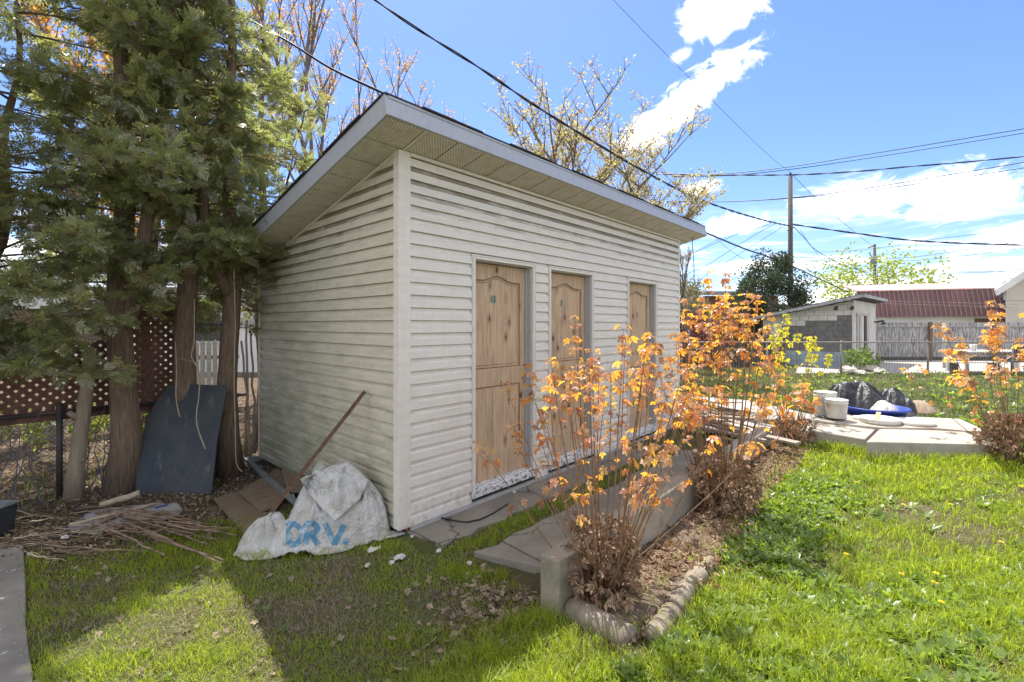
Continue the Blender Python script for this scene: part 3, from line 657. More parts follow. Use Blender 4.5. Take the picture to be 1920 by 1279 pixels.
# ------------------------------------------------------------------ fences at the left
FY = 3.16
def chain_mesh(name, p0, p1, z0, z1, pitch, r, mat, parent, wav=.0):
    """diamond mesh: every wire is a thin four-sided zigzag"""
    p0 = Vector(p0); p1 = Vector(p1); L = (p1-p0).length; d = (p1-p0)/L; nx = int(L/pitch); nz = int((z1-z0)/(pitch/2)); side = Vector((-d.y, d.x, 0))
    V = []; Q = []; h = (z1-z0)/nz
    for i in range(nx):
        x = i*pitch; off = len(V)
        for k in range(nz+1):
            s = x+(pitch*.5 if (k % 2) else 0); w = side*(.004*(1 if k % 2 else -1))
            sag = wav*math.sin(s*1.3+k*.4)
            c = p0+d*s+w+side*sag; c.z = z0+h*k
            V += [c+d*r, c+side*r, c-d*r]
        for k in range(nz):
            a = off+k*3
            for j in range(3): Q.append((a+j, a+(j+1) % 3, a+3+(j+1) % 3, a+3+j))
        off = len(V)
        for k in range(nz+1):
            s = x+(0 if (k % 2) else pitch*.5)+pitch*.0; w = side*(.004*(-1 if k % 2 else 1)); c = p0+d*s+w+side*wav*math.sin(s*1.3+k*.4); c.z = z0+h*k
            V += [c+d*r, c+side*r, c-d*r]
        for k in range(nz):
            a = off+k*3
            for j in range(3): Q.append((a+j, a+(j+1) % 3, a+3+(j+1) % 3, a+3+j))
    V = np.array([tuple(v) for v in V]); L0 = np.array(tuple(ORG[parent])); me = np_mesh(name, V-L0, [np.array(Q)])
    return link(name, me, mat, parent, ORG[parent])
fl = thing('chain_link_fence', (-1.8, FY, -.05), 'dark rusty chain link fence under the red lattice, with the leaf-strewn yard behind it', 'fence')
def left_fence():
    b = B(); b.tube([(-6.2, FY, .79), (-.1, FY, .77)], .018, 8); b.build('top_rail', 'wire_dark', fl)
    for x in (-6.0, -3.95, -1.79, -.62):
        b = B(); b.tube([(x, FY-.03, -.1), (x, FY-.03, .86)], .026, 8); b.tube([(x, FY-.03, .85), (x, FY-.03, .88)], [.03, .012], 8); b.build('post', 'wire_dark', fl)
    chain_mesh('chain_mesh', (-6.2, FY, 0), (-.1, FY, 0), -.05, .78, .085, .0026, 'wire_dark', fl, .008)
    lt = thing('lattice_panel', (-3.0, FY+.05, .7), 'dark red wooden lattice screen fixed above the chain link fence', 'lattice')
    x0, x1, z0, z1 = -6.2, -.72, .80, 1.72
    b = B(); b.box((x0, FY+.03, .70), (x1, FY+.075, .80)); b.build('bottom_rail', 'lattice_red', lt, bevel=.003)
    b = B(); b.box((x0, FY+.03, z1), (x1, FY+.075, z1+.07)); b.build('top_rail', 'lattice_red', lt, bevel=.003)
    for x in (-5.3, -3.4, -.74):
        b = B(); b.box((x-.03, FY+.078, -.05), (x+.03, FY+.13, z1+.05)); b.build('post', 'lattice_red', lt, bevel=.003)
    hp = .092; hgt = z1-z0; meA = {}
    wl = .042/2
    for sgn in (1, -1):
        n = 0; xs = x0-hgt
        while xs < x1:
            a = (xs, z0); c = (xs+hgt, z1)                                  # rising lath, mirrored for the second layer
            if a[0] < x0: a = (x0, z0+(x0-a[0]))
            if c[0] > x1: c = (x1, z1-(c[0]-x1))
            if c[0]-a[0] > .03:
                if sgn < 0: a = (x0+x1-a[0], a[1]); c = (x0+x1-c[0], c[1])
                y = FY+(.046 if sgn > 0 else .056); b = B(); bar(b, (a[0], y, a[1]), (c[0], y, c[1]), .0075, wl*2, (0, 0, 1)) if 0 else None
                d = Vector((c[0]-a[0], 0, c[1]-a[1])).normalized(); s = Vector((-d.z, 0, d.x))*wl; A = Vector((a[0], y, a[1])); C_ = Vector((c[0], y, c[1])); t = Vector((0, .0045, 0))
                b.hexa([A-s-t, C_-s-t, C_-s+t, A-s+t, A+s-t, C_+s-t, C_+s+t, A+s+t]); b.build('lath', 'lattice_red', lt)
            xs += hp; n += 1
left_fence()

# ------------------------------------------------------------------ leaves
def palmate():
    V = [(0, 0, 0)]; T = []
    for ang, L, w in ((-112, .42, .20), (-52, .82, .23), (0, 1.0, .25), (52, .82, .23), (112, .42, .20)):
        a = math.radians(ang); d = np.array((math.sin(a), math.cos(a))); s = np.array((d[1], -d[0])); o = len(V)
        def pt(r, q, lift=0): p = d*r+s*q; rr = math.hypot(*p); return (p[0], p[1]+.12, -.26*rr*rr+lift)
        V += [pt(.10, -.05), pt(.10, .05), pt(L*.42, -w*.62), pt(L*.45, 0, -.05), pt(L*.42, w*.62), pt(L*.66, -w), pt(L*.68, 0, -.06), pt(L*.66, w), pt(L, 0)]
        T += [(0, o, o+3), (0, o+3, o+1), (o, o+2, o+3), (o+1, o+3, o+4), (o+2, o+5, o+3), (o+5, o+6, o+3), (o+3, o+6, o+7), (o+3, o+7, o+4), (o+5, o+8, o+6), (o+6, o+8, o+7)]
    return np.array(V, dtype=float), np.array(T)
LEAF_V, LEAF_T = palmate()
def small_leaf(n=1, fold=.15, w=.32):
    V = np.array([(0, 0, 0), (-w, .5, fold), (0, .5, 0), (w, .5, fold), (0, 1, -.1)], dtype=float); T = np.array([(0, 2, 1), (0, 3, 2), (1, 2, 4), (2, 3, 4)]); return V, T
SL_V, SL_T = small_leaf()
def rand_basis(n, r):
    return eulers(r.uniform(-.6, .9, n), r.uniform(-.5, .5, n), r.uniform(0, 6.283, n))

def bush(loc, label, seed, stems, zmax, spread, leafmat, leafsize, lean=(0, 0), n_leaf_obj=300, cat='bush', group=None, base_r=.13, clump=1.0, low=.28, dens=1.0, gap=.095, tall=None):
    r = random.Random(seed); g = gz(loc[0], loc[1]); loc = Vector((loc[0], loc[1], g)); th = thing('maple_bush' if 'orange' in leafmat else 'yellow_bush', loc, label, cat, group)
    leaves = []; stemlist = []
    for i in range(stems):
        a = r.uniform(0, 6.283); q = (i+.5)/stems
        rad = base_r*math.sqrt(r.random()); h = zmax*(1-.50*q**1.4)*r.uniform(.80, 1.03) if i else zmax
        out = spread*(q**.6)*r.uniform(.45, 1.1)
        if tall and i < len(tall): a, out, h = tall[i]
        p0 = loc+Vector((math.cos(a)*rad, math.sin(a)*rad, r.uniform(.0, .22)*clump)); dx = Vector((math.cos(a), math.sin(a), 0))
        p3 = loc+dx*(rad+out)+Vector((lean[0]*h, lean[1]*h, h)); bow = r.uniform(.25, .6)
        pts = []; n = 9; j = Vector((r.uniform(-.03, .03), r.uniform(-.03, .03), 0))
        for k in range(n+1):
            t = k/n; xy = t*(1-bow*.6)+bow*.6*t*(2-t)
            p = p0.lerp(p3, t); p.x = p0.x+(p3.x-p0.x)*xy; p.y = p0.y+(p3.y-p0.y)*xy; p += j*math.sin(t*5+i)*t; pts.append(p)
        r0 = r.uniform(.0042, .0068)*(1.25 if h > zmax*.8 else 1)
        b = B(); b.tube(pts, [r0*(1-.68*k/n) for k in range(n+1)], 5)
        L = (p3-p0).length; s = L*r.uniform(low, low+.22)
        up = Vector((0, 0, 1)); nd = 0
        while s < L*1.0:
            t = s/L; kf = t*n; k = min(n-1, int(kf)); p = pts[k].lerp(pts[k+1], kf-k); d = (pts[k+1]-pts[k]).normalized()
            top = t > .86; skip = (not top) and r.random() > dens*(.12+.40*t)
            if not skip:
                ph = (nd % 2)*1.57+r.uniform(-.4, .4); m = 2 if not top else 4
                tw = r.uniform(.02, .11)*(1.0 if not top else .5)
                for c in range(m):
                    aa = ph+c*6.283/m; o = Vector((math.cos(aa), math.sin(aa), 0)); q1 = p+o*tw+up*tw*.6
                    if m == 2 and r.random() < .3: continue
                    b.tube([p, p+o*tw*.5+up*tw*.2, q1], [.0018, .0014, .0011], 3, cap=False)
                    for e in range(r.choice((1, 1, 2)) if not top else 1):
                        ab = aa+r.uniform(-.9, .9); sz = leafsize*r.choice((.45, .65, .85, 1.0, 1.15))*r.uniform(.85, 1.15)*(.85 if top else 1)
                        leaves.append((q1+Vector((r.uniform(-.008, .008), r.uniform(-.008, .008), 0)), ab, r.uniform(-1.25, -.15), r.uniform(-.5, .5), sz))
            s += gap*r.uniform(.7, 1.3)*(1.0 if t < .8 else .7); nd += 1
        b.build('stem', 'twig_brown', th)
    base = [LEAF_V*np.array((a, 1, k))+np.stack([LEAF_V[:, 1]**2*c, LEAF_V[:, 1]*0, np.abs(LEAF_V[:, 0])*e], 1) for a, k, c, e in ((1.0, .8, .1, .15), (.85, 1.9, -.15, .45), (1.1, 2.8, .2, -.3))]; mes = []
    for k, V in enumerate(base): 
        me = np_mesh('leaf', V, [LEAF_T], smooth=True); me.materials.append(MATS[leafmat]); mes.append(me)
    r.shuffle(leaves); cp = Vector(CAM); leaves.sort(key=lambda l: -l[4])
    for i, (p, az, pit, roll, sz) in enumerate(leaves[:n_leaf_obj]):
        o = bpy.data.objects.new('leaf', mes[i % 3]); COL.objects.link(o); o.parent = th; o.location = p-loc
        o.rotation_euler = Euler((pit, roll, az-math.pi/2), 'XYZ'); o.scale = (sz, sz, sz)
    rest = leaves[n_leaf_obj:]
    if rest:
        P = np.array([tuple(l[0]-loc) for l in rest]); R = eulers(np.array([l[2] for l in rest]), np.array([l[3] for l in rest]), np.array([l[1]-math.pi/2 for l in rest]))
        V, T = instance(LEAF_V, LEAF_T, P, R, np.array([l[4] for l in rest])); rn = np.repeat(np.random.default_rng(seed).random(len(rest)), len(LEAF_V))
        link('leaves', np_mesh('leaves', V, [T], rn, True), 'maple_orange_m' if 'orange' in leafmat else leafmat, th, loc, kind='stuff')
    # old stubs and the mat of dead leaves caught in the base
    if clump > 0:
        rr = np.random.default_rng(seed); b = B()
        for k in range(int(7*clump)+2):
            a = r.uniform(0, 6.283); q = r.uniform(0, base_r*.8); h = r.uniform(.15, .42)*clump
            b.tube([loc+Vector((math.cos(a)*q, math.sin(a)*q, -.05)), loc+Vector((math.cos(a)*q*1.2, math.sin(a)*q*1.2, h))], [r.uniform(.018, .035), r.uniform(.010, .02)], 7)
        for k in range(int(34*clump)):                                                   # fine dead twigs
            a = r.uniform(0, 6.283); h = r.uniform(.05, .5)*clump; p = loc+Vector((math.cos(a)*base_r*.7, math.sin(a)*base_r*.7, h*.5)); l = r.uniform(.12, .42)*clump
            d = Vector((math.cos(a), math.sin(a), r.uniform(-.25, .9))).normalized(); m_ = p+d*l*.55+Vector((0, 0, r.uniform(-.03, .05)))
            b.tube([p, m_, p+d*l+Vector((r.uniform(-.05, .05), r.uniform(-.05, .05), r.uniform(-.1, .03)))], [.0035, .0026, .0012], 4)
        b.build('stump', 'twig_brown', th)
        N = int(520*clump); ang = rr.uniform(0, 6.283, N); rad = base_r*(.4+1.15*rr.random(N)**.7); hh = rr.random(N)**1.2*.52*clump
        rad = rad*(1.05+.35*np.sin(hh*7))
        P = np.stack([np.cos(ang)*rad, np.sin(ang)*rad, hh], 1); R = eulers(rr.uniform(-2.2, -.2, N), rr.uniform(-1.2, 1.2, N), rr.uniform(0, 6.283, N))
        tv = LEAF_V*np.array((1, 1, 2.6)); V, T = instance(tv, LEAF_T, P, R, rr.uniform(.028, .062, N)); link('dead_leaves', np_mesh('dead_leaves', V, [T], np.repeat(rr.random(N), len(tv)), False), 'dead_leaf', th, loc, kind='stuff')
    return th
b1 = at(1128, 1118, z=-.13); b2 = at(1352, 948, z=-.08); b3 = at(1484, 836, z=-.04); b4 = at(1900, 872, z=-.03)
pass
bush((b1.x, b1.y), 'nearest orange-leaved maple bush, in front of the low wall end and the first doors', 11, 44, 1.88, .98, 'maple_orange', .051, (.02, .03), base_r=.13, clump=1.0, low=.34, gap=.082)
bush((b2.x, b2.y), 'tall dense orange-leaved maple bush at the far corner of the shed', 22, 46, 2.25, .70, 'maple_orange', .057, (0, .01), base_r=.17, clump=1.0, dens=1.35, low=.42, gap=.085)
bush((b3.x, b3.y), 'small low orange-leaved maple bush left of the concrete slabs', 33, 20, .86, .45, 'maple_orange', .075, base_r=.13, clump=.75, n_leaf_obj=140)
bush((b4.x, b4.y), 'orange-leaved maple bush at the right edge, behind the end of the concrete slab', 44, 34, 1.95, .95, 'maple_orange', .068, (-.04, .03), base_r=.17, clump=1.15, dens=.95)
b5 = at(1515, 815, z=.0)
bush((b5.x+.15, b5.y+.25), 'slender yellow-leaved bush standing behind the small orange bush', 55, 16, 1.84, .62, 'maple_yellow', .062, (0, 0), base_r=.1, clump=0, n_leaf_obj=220, low=.32, dens=1.1, gap=.10)

# ------------------------------------------------------------------ cedars
def frond(seed):
    r = random.Random(seed); V = []; T = []
    def kite(p, d, L, w, z0=0, z1=0):
        s = (d[1], -d[0]); o = len(V)
        V.extend([(p[0], p[1], z0), (p[0]+d[0]*L*.5-s[0]*w, p[1]+d[1]*L*.5-s[1]*w, (z0+z1)/2), (p[0]+d[0]*L, p[1]+d[1]*L, z1), (p[0]+d[0]*L*.5+s[0]*w, p[1]+d[1]*L*.5+s[1]*w, (z0+z1)/2+.01)])
        T.extend([(o, o+3, o+2), (o, o+2, o+1)])
    def tri(p, d, L, w, z):
        s = (d[1], -d[0]); o = len(V); V.extend([(p[0]-s[0]*w, p[1]-s[1]*w, z), (p[0]+s[0]*w, p[1]+s[1]*w, z), (p[0]+d[0]*L, p[1]+d[1]*L, z-.02)]); T.append((o, o+1, o+2))
    kite((0, 0), (0, 1), 1.0, .030, 0, -.12)
    for k in range(5):
        t = .12+.17*k
        for sg in (-1, 1):
            a = sg*math.radians(r.uniform(30, 50)); L = (.52*(1-.6*t))*r.uniform(.75, 1.2); d = (math.sin(a), math.cos(a)); p = (0, t+.04*sg); z = -.12*t*t
            kite(p, d, L, .050, z, z+r.uniform(-.10, .06))
            a2 = a+sg*math.radians(34); tri((p[0]+d[0]*L*.4, p[1]+d[1]*L*.4), (math.sin(a2), math.cos(a2)), L*.5, .034, z-.01)
    return np.array(V), np.array(T)
FR = [frond(k) for k in range(3)]
def cedar(loc, H, zb, R, label, seed, trunk_r, stems=1, dens=1.0, extra=(), lean=(0, 0), bare=None, fr=.15, squash=1.0):
    r = random.Random(seed); rr = np.random.default_rng(seed); g = -.06; loc = Vector((loc[0], loc[1], g))
    th = thing('cedar_tree', loc, label, 'tree', 'cedars along the left fence')
    b = B(); tops = []
    for s in range(stems):
        a = r.uniform(0, 6.283); sp = (0 if s == 0 else r.uniform(.35, .6)); zsp = r.uniform(1.7, 2.3) if s else 0
        tip = loc+Vector((lean[0]*H+math.cos(a)*sp*1.2, lean[1]*H+math.sin(a)*sp, H*(1 if s == 0 else r.uniform(.7, .9))))
        pts = []; n = 14; base = loc if s == 0 else tops[0][int(zsp/H*n)]
        for k in range(n+1):
            t = k/n; p = base.lerp(tip, t); 
            if s: p += Vector((math.cos(a), math.sin(a), 0))*.25*math.sin(min(1, t*3)*1.57)*(1-t)
            p += Vector((math.sin(k*1.1+seed), math.cos(k*.9+seed), 0))*.035*(1 if 0 < k else 0); pts.append(p)
        tops.append(pts); tr = trunk_r*(1 if s == 0 else .55)
        rad = [tr*(1.28 if k == 0 and s == 0 else 1)*(1-.9*(k/n))*(1+.05*math.sin(k*2)) for k in range(n+1)]
        b.tube(pts, rad, 12)
    b.build('trunk', 'bark_cedar', th)
    br = B(); P = []; D = []; S = []
    def on(pts, z):
        for k in range(len(pts)-1):
            if pts[k].z <= z <= pts[k+1].z: return pts[k].lerp(pts[k+1], (z-pts[k].z)/(pts[k+1].z-pts[k].z))
        return pts[-1]
    nl = int(75*dens)
    limbs = [(r.choice(tops), zb+(H-zb-.1)*((i+r.random())/nl), r.uniform(0, 6.283), None) for i in range(nl)]+[(tops[0], e[0], 0, Vector(e[1])) for e in extra]
    for pts, z, a, target in limbs:
        if z > pts[-1].z: continue
        p0 = on(pts, z+g*0); t = (z-zb)/(H-zb)
        if target is None:
            L = R*max(.18, (1-max(0, t)**1.8))*r.uniform(.55, 1.1); d0 = Vector((math.cos(a), math.sin(a)*squash, r.uniform(.05, .5))).normalized()
        else: L = (target-p0).length; d0 = (target-p0).normalized()
        lp = []; n = 7
        for k in range(n+1):
            s = k/n; q = p0+d0*L*s+Vector((0, 0, (-.16*L*s*s if target is None else .10*math.sin(s*3)))) + Vector((r.uniform(-.02, .02), r.uniform(-.02, .02), 0))*k*.4; lp.append(q)
        br.tube(lp, [max(.003, .013*(1-.85*k/n)) for k in range(n+1)], 5)
        cnt = int(L*15)+4
        for c in range(cnt):
            s = r.uniform(.15, 1.0)**.8; kf = s*n; k = min(n-1, int(kf)); q = lp[k].lerp(lp[k+1], kf-k)
            dd = (lp[k+1]-lp[k]).normalized(); side = dd.cross(Vector((0, 0, 1))).normalized(); w = r.uniform(-1.2, 1.2)
            tw = (dd*r.uniform(.3, 1.0)+side*w+Vector((0, 0, r.uniform(-.5, .5)))).normalized(); tl = r.uniform(.12, .36)*(1.15-.4*s)
            br.tube([q, q+tw*tl*.6, q+tw*tl+Vector((0, 0, -.03))], [.004, .003, .0015], 3, cap=False)
            for e in range(r.randint(4, 6)):
                f = r.uniform(.15, 1.0); v = tw*r.uniform(.5, 1.1)+Vector((r.gauss(0, .5), r.gauss(0, .5), r.gauss(.10, .45)))
                P.append(tuple(q+tw*tl*f+Vector((0, 0, -.03*f))-loc)); D.append(tuple(v)); S.append(fr*r.uniform(.5, 1.2))
    br.build('branches', 'bark_cedar', th, kind='stuff')
    P = np.array(P); D = np.array(D); S = np.array(S); N = len(P)
    up = np.stack([rr.normal(0, 1.0, N), rr.normal(0, 1.0, N), np.ones(N)*.8], 1); Bs = basis(D, up)
    Vs = []; Ts = []; Rn = []; off = 0; clump = .5+.5*np.sin(P[:, 0]*4.1+seed)*np.sin(P[:, 2]*3.3)*np.cos(P[:, 1]*3.7)
    for k in range(3):
        sel = np.arange(N) % 3 == k; V, T = instance(FR[k][0], FR[k][1], P[sel], Bs[sel], S[sel]); Vs.append(V); Ts.append(T+off); off += len(V)
        rv = np.clip(.55*rr.random(sel.sum())+.45*clump[sel], 0, .96); rv = np.where(rr.random(sel.sum()) < .03, .99, rv); Rn.append(np.repeat(rv, len(FR[k][0])))
    link('crown', np_mesh('crown', np.concatenate(Vs), [np.concatenate(Ts)], np.concatenate(Rn)), 'cedar', th, loc)
    return th
hx = at(505, 425, D=5.35); hy = at(470, 470, D=5.3); hz = at(540, 452, D=5.5)
cedar((-1.34, 2.9), 7.4, 1.6, 1.2, 'cedar with the thick fluted trunk left of the dark leaning panel', 1, .135, 2, 1.15, squash=.9)
cedar((-.81, 2.80), 7.4, 1.9, 1.05, 'cedar whose trunk rises directly behind the top of the dark panel', 2, .125, 1, 1.0)
cedar((-.44, 2.68), 6.9, 2.0, 1.0, 'cedar with the reddish trunk beside the shed, its boughs brushing the roof corner', 3, .115, 2, .95,
      extra=[(1.9, hx), (1.75, hy), (2.0, hz), (1.8, at(450, 440, D=5.2))])
cedar((-2.45, 2.85), 7.6, 1.5, 1.45, 'second cedar from the left, bushy down to the lattice', 4, .10, 3, 1.25, extra=[(1.3, at(150, 640, D=3.7)), (1.4, at(215, 600, D=4.1)), (1.3, at(30, 660, D=3.5)), (1.5, at(110, 540, D=3.6)), (1.25, at(100, 690, D=3.65)), (1.3, at(60, 600, D=3.5)), (1.2, at(190, 700, D=3.9)), (1.35, at(140, 590, D=3.6))])
cedar((-3.1, 3.0), 7.5, 1.5, 1.35, 'leftmost cedar, its boughs filling the left edge of the photo', 5, .12, 3, 1.1)
cedar((.35, 4.0), 6.1, 1.6, 1.5, 'cedar behind the back corner of the shed with the sky showing through its top', 6, .10, 2, .8)
cedar((-.9, 4.6), 7.6, 1.8, 1.1, 'tall cedar standing behind the row, beyond the lattice end', 7, .10, 2, .38)
# stripped young trunk and vines
ys = thing('tree_stump', (-1.68, 2.98, -.06), 'thin pale stripped trunk cut off below the cedar boughs, by the fence post', 'tree stump')
b = B(); b.tube([(-1.70, 2.98, -.1), (-1.68, 2.98, .25), (-1.65, 2.98, .6), (-1.60, 2.97, 1.05), (-1.58, 2.97, 1.4)], [.085, .066, .060, .054, .048], 12); b.build('trunk', 'bark_pale', ys)
b = B(); b.tube([(-1.66, 2.97, .72), (-1.74, 2.95, .80)], [.03, .022], 8); b.tube([(-1.66, 2.95, .30), (-1.63, 2.88, .34)], [.014, .008], 6); b.build('branch_stub', 'bark_pale', ys)
def vine(pts, r, label, mat='vine'):
    P = [at(u, v, D=d) for u, v, d in pts]; Q = []
    for i in range(len(P)-1):
        for k in range(4):
            t = k/4; p0, p1, p2, p3 = P[max(i-1, 0)], P[i], P[i+1], P[min(i+2, len(P)-1)]
            Q.append(.5*((2*p1)+(p2-p0)*t+(2*p0-5*p1+4*p2-p3)*t*t+(-p0+3*p1-3*p2+p3)*t**3))
    Q.append(P[-1]); b = B(); b.tube(Q, r*.75, 5); return tag(b.build('vine', mat), label, 'vine')
vine([(438, 480, 5.0), (440, 560, 5.0), (441, 610, 4.98), (439, 700, 4.95), (441, 790, 4.93), (443, 866, 4.92), (455, 885, 4.9)], .008, 'straight pale vine hanging down in front of the reddish trunk')
vine([(364, 560, 4.85), (364, 640, 4.8), (359, 668, 4.78), (374, 700, 4.75), (372, 750, 4.72), (369, 770, 4.7), (370, 800, 4.67), (385, 842, 4.62)], .008, 'crooked pale vine dangling over the middle of the dark panel')
vine([(329, 640, 4.8), (331, 700, 4.76), (330, 745, 4.72), (337, 782, 4.68)], .007, 'short vine hanging over the left part of the dark panel')
vine([(335, 672, 4.85), (352, 676, 4.83), (372, 682, 4.8)], .005, 'thin sideways twig crossing the crooked vine')

# ------------------------------------------------------------------ leafless and budding trees
def branching(loc, H, label, seed, name, mat_b, mat_l, leaf, trunk_r, n_main, spread, levels=3, ldens=22, cat='tree', start=.25, pos_r=.0, leafdrop=.0, up=.55, nsub=5, group=None, tmin=.0):
    r = random.Random(seed); rr = np.random.default_rng(seed); loc = Vector(loc); th = thing(name, loc, label, cat, group)
    b = B(); pts_leaf = []
    def grow(p, d, L, rad, lv):
        n = 6 if lv < 2 else 4; pts = [p]; dd = d.copy()
        for k in range(n):
            dd = (dd+Vector((r.uniform(-.13, .13), r.uniform(-.13, .13), r.uniform(-.04, .12)*(1 if lv else .4)))).normalized(); pts.append(pts[-1]+dd*(L/n))
        b.tube(pts, [max(rad*(1-.75*k/n), .0025) for k in range(n+1)], 6 if lv < 2 else 3, cap=False)
        if lv >= levels-1:
            for k in range(max(1, int(L*ldens))):
                t = r.random(); kf = t*n; q = min(n-1, int(kf)); pts_leaf.append(pts[q].lerp(pts[q+1], kf-q))
        if lv < levels:
            m = nsub if lv else n_main
            for i in range(m):
                t = r.uniform(start if lv == 0 else .2, .98); kf = t*n; q = min(n-1, int(kf)); bp = pts[q].lerp(pts[q+1], kf-q)
                a = r.uniform(0, 6.283); side = Vector((math.cos(a), math.sin(a), 0)); nd = (dd*.6+side*spread*(1 if lv == 0 else .8)+Vector((0, 0, up))).normalized()
                grow(bp, nd, L*r.uniform(.42, .62)*(1-.25*t), rad*.52, lv+1)
    grow(loc, Vector((0, 0, 1)), H*.72, trunk_r, 0)
    b.build('trunk', mat_b, th)
    if pts_leaf and leaf:
        P = []; 
        for p in pts_leaf:
            for k in range(3): P.append(tuple(p-loc+Vector((r.gauss(0, leaf*.7+pos_r), r.gauss(0, leaf*.7+pos_r), r.gauss(0, leaf*.7+pos_r)-leafdrop))))
        P = np.array(P); N = len(P); V, T = instance(SL_V, SL_T, P, eulers(rr.uniform(-1.5, 1.5, N), rr.uniform(-1.5, 1.5, N), rr.uniform(0, 6.28, N)), leaf*rr.uniform(.5, 1.3, N))
        link('leaves', np_mesh('leaves', V, [T], np.repeat(rr.random(N), len(SL_V))), mat_l, th, loc)
    return th
def foot(u, D, z=0): p = at(u, 700, D=D); return (p.x, p.y, z)
branching(foot(655, 11.5), 10.6, 'tall tree with orange buds behind the cedars and the shed roof', 3, 'budding_tree', 'bark_grey', 'bud_orange', .06, .10, 12, .75, 3, 6, start=.33, up=.75)
branching(foot(748, 12.5), 9.6, 'smaller orange-budded tree right of the tall one, just above the roof corner', 19, 'budding_tree', 'bark_grey', 'bud_orange', .06, .06, 11, .8, 3, 6, start=.3, up=.8)
branching(foot(1085, 13.5), 9.7, 'sparse tree with pale yellow buds above the middle of the shed roof', 5, 'budding_tree', 'bark_grey', 'bud_pale', .085, .09, 22, 1.15, 3, 7, start=.22, up=.5, nsub=6)
branching(foot(1190, 15.5), 9.0, 'lower pale budding tree above the far end of the shed roof', 8, 'budding_tree', 'bark_grey', 'bud_pale', .085, .07, 20, 1.2, 3, 7, start=.25, up=.45, nsub=6)
branching(foot(300, 10.0), 8.4, 'russet budding tree glimpsed through the cedar boughs', 13, 'budding_tree', 'bark_grey', 'bud_orange', .075, .10, 12, .8, 3, 26, start=.3, up=.6)
branching(foot(1725, 52), 6.8, 'thin greyish tree right of the pale green tree', 27, 'bare_tree', 'bark_grey', 'bud_pale', .14, .14, 14, .8, 3, 2, start=.2, up=.5)
branching(foot(1282, 19), 5.0, 'wispy grey tree just past the end of the shed', 29, 'bare_tree', 'bark_grey', 'bud_pale', .05, .05, 14, .35, 3, 5, start=.2, up=.9)
def dense(u, D, H, W, label, seed, name, mat, leaf, N, zc=None, cat='tree', flat=1.0, trunk=.12, base=0.0):
    """solid tree or shrub: crown of leaf clumps round many short limbs"""
    r = random.Random(seed); rr = np.random.default_rng(seed); loc = Vector(foot(u, D, base)); th = thing(name, loc, label, cat)
    b = B(); b.tube([loc, loc+Vector((0, 0, H*.5)), loc+Vector((0, 0, H*.9))], [trunk, trunk*.6, trunk*.15], 8)
    cl = []
    for k in range(34):
        t = r.random()**.8; a = r.uniform(0, 6.283); z = H*(.12+.86*t); w = W*.5*math.sin(math.pi*min(1, (.18+.82*(1-t))*.78))*r.uniform(.45, 1.0)
        c = loc+Vector((math.cos(a)*w, math.sin(a)*w*flat, z)); cl.append((c, W*r.uniform(.12, .22))); b.tube([loc+Vector((0, 0, z*.8)), c], [trunk*.25, trunk*.08], 5)
    b.build('trunk', 'bark_grey', th)
    P = []
    for k in range(N):
        c, s = cl[k % len(cl)]; v = Vector((r.gauss(0, 1), r.gauss(0, 1), r.gauss(0, 1))); v = v.normalized()*s*r.random()**.45; v.z *= 1.2; P.append(tuple(c+v-loc))
    P = np.array(P); V, T = instance(SL_V, SL_T, P, eulers(rr.uniform(-1.5, 1.5, N), rr.uniform(-1.5, 1.5, N), rr.uniform(0, 6.28, N)), leaf*rr.uniform(.5, 1.3, N))
    link('crown', np_mesh('crown', V, [T], np.repeat(np.clip(.6*rr.random(N)+.4*(.5+.5*np.sin(P[:, 0]*2.3)*np.cos(P[:, 2]*2.9)), 0, 1), len(SL_V))), mat, th, loc); return th
dense(1645, 46, 7.9, 12.5, 'pale green spreading tree behind the white garage and the second pole', 23, 'green_tree', 'leaf_lime', .34, 3600, trunk=.2)
dense(1448, 25, 5.2, 3.6, 'dark evergreen tree in front of the tall utility pole', 31, 'evergreen_tree', 'spruce', .13, 15000)
dense(1402, 24, 3.9, 2.0, 'lower dark evergreen left of the big evergreen', 32, 'evergreen_tree', 'spruce', .12, 6000)
dense(1285, 22, 3.5, 2.4, 'brownish shrub right behind the far corner of the shed', 33, 'shrub', 'shrub_brown', .11, 4500, cat='shrub', trunk=.05)
dense(1296, 16, 2.0, 1.3, 'dark maroon shrub behind the fence beside the shed corner', 34, 'shrub', 'shrub_maroon', .08, 2600, cat='shrub', trunk=.04)
dense(1335, 17, 1.7, 1.2, 'maroon bush left of the brick building post', 35, 'shrub', 'shrub_maroon', .08, 1800, cat='shrub', trunk=.04)
dense(1612, 16.6, .75, 1.1, 'low dark green plant at the garage corner behind the fence', 36, 'shrub', 'weed', .12, 700, cat='shrub', trunk=.02)
for k, (u, D, H) in enumerate(((60, 5.2, .7), (250, 5.6, .5), (160, 5.0, .95), (20, 6.0, .6))):
    p = at(u, 800, D=D); branching((p.x, max(p.y, FY+.25), -.05), H*1.3, ['yellow-green sapling behind the fence near the left edge', 'small lime plant behind the fence right of the thick trunk', 'yellow-green sapling behind the fence post', 'small sapling behind the fence at the left edge'][k],
              60+k, 'sapling', 'bark_grey', 'leaf_lime', .045, .006, 6, .9, 2, 26, cat='sapling', start=.3)

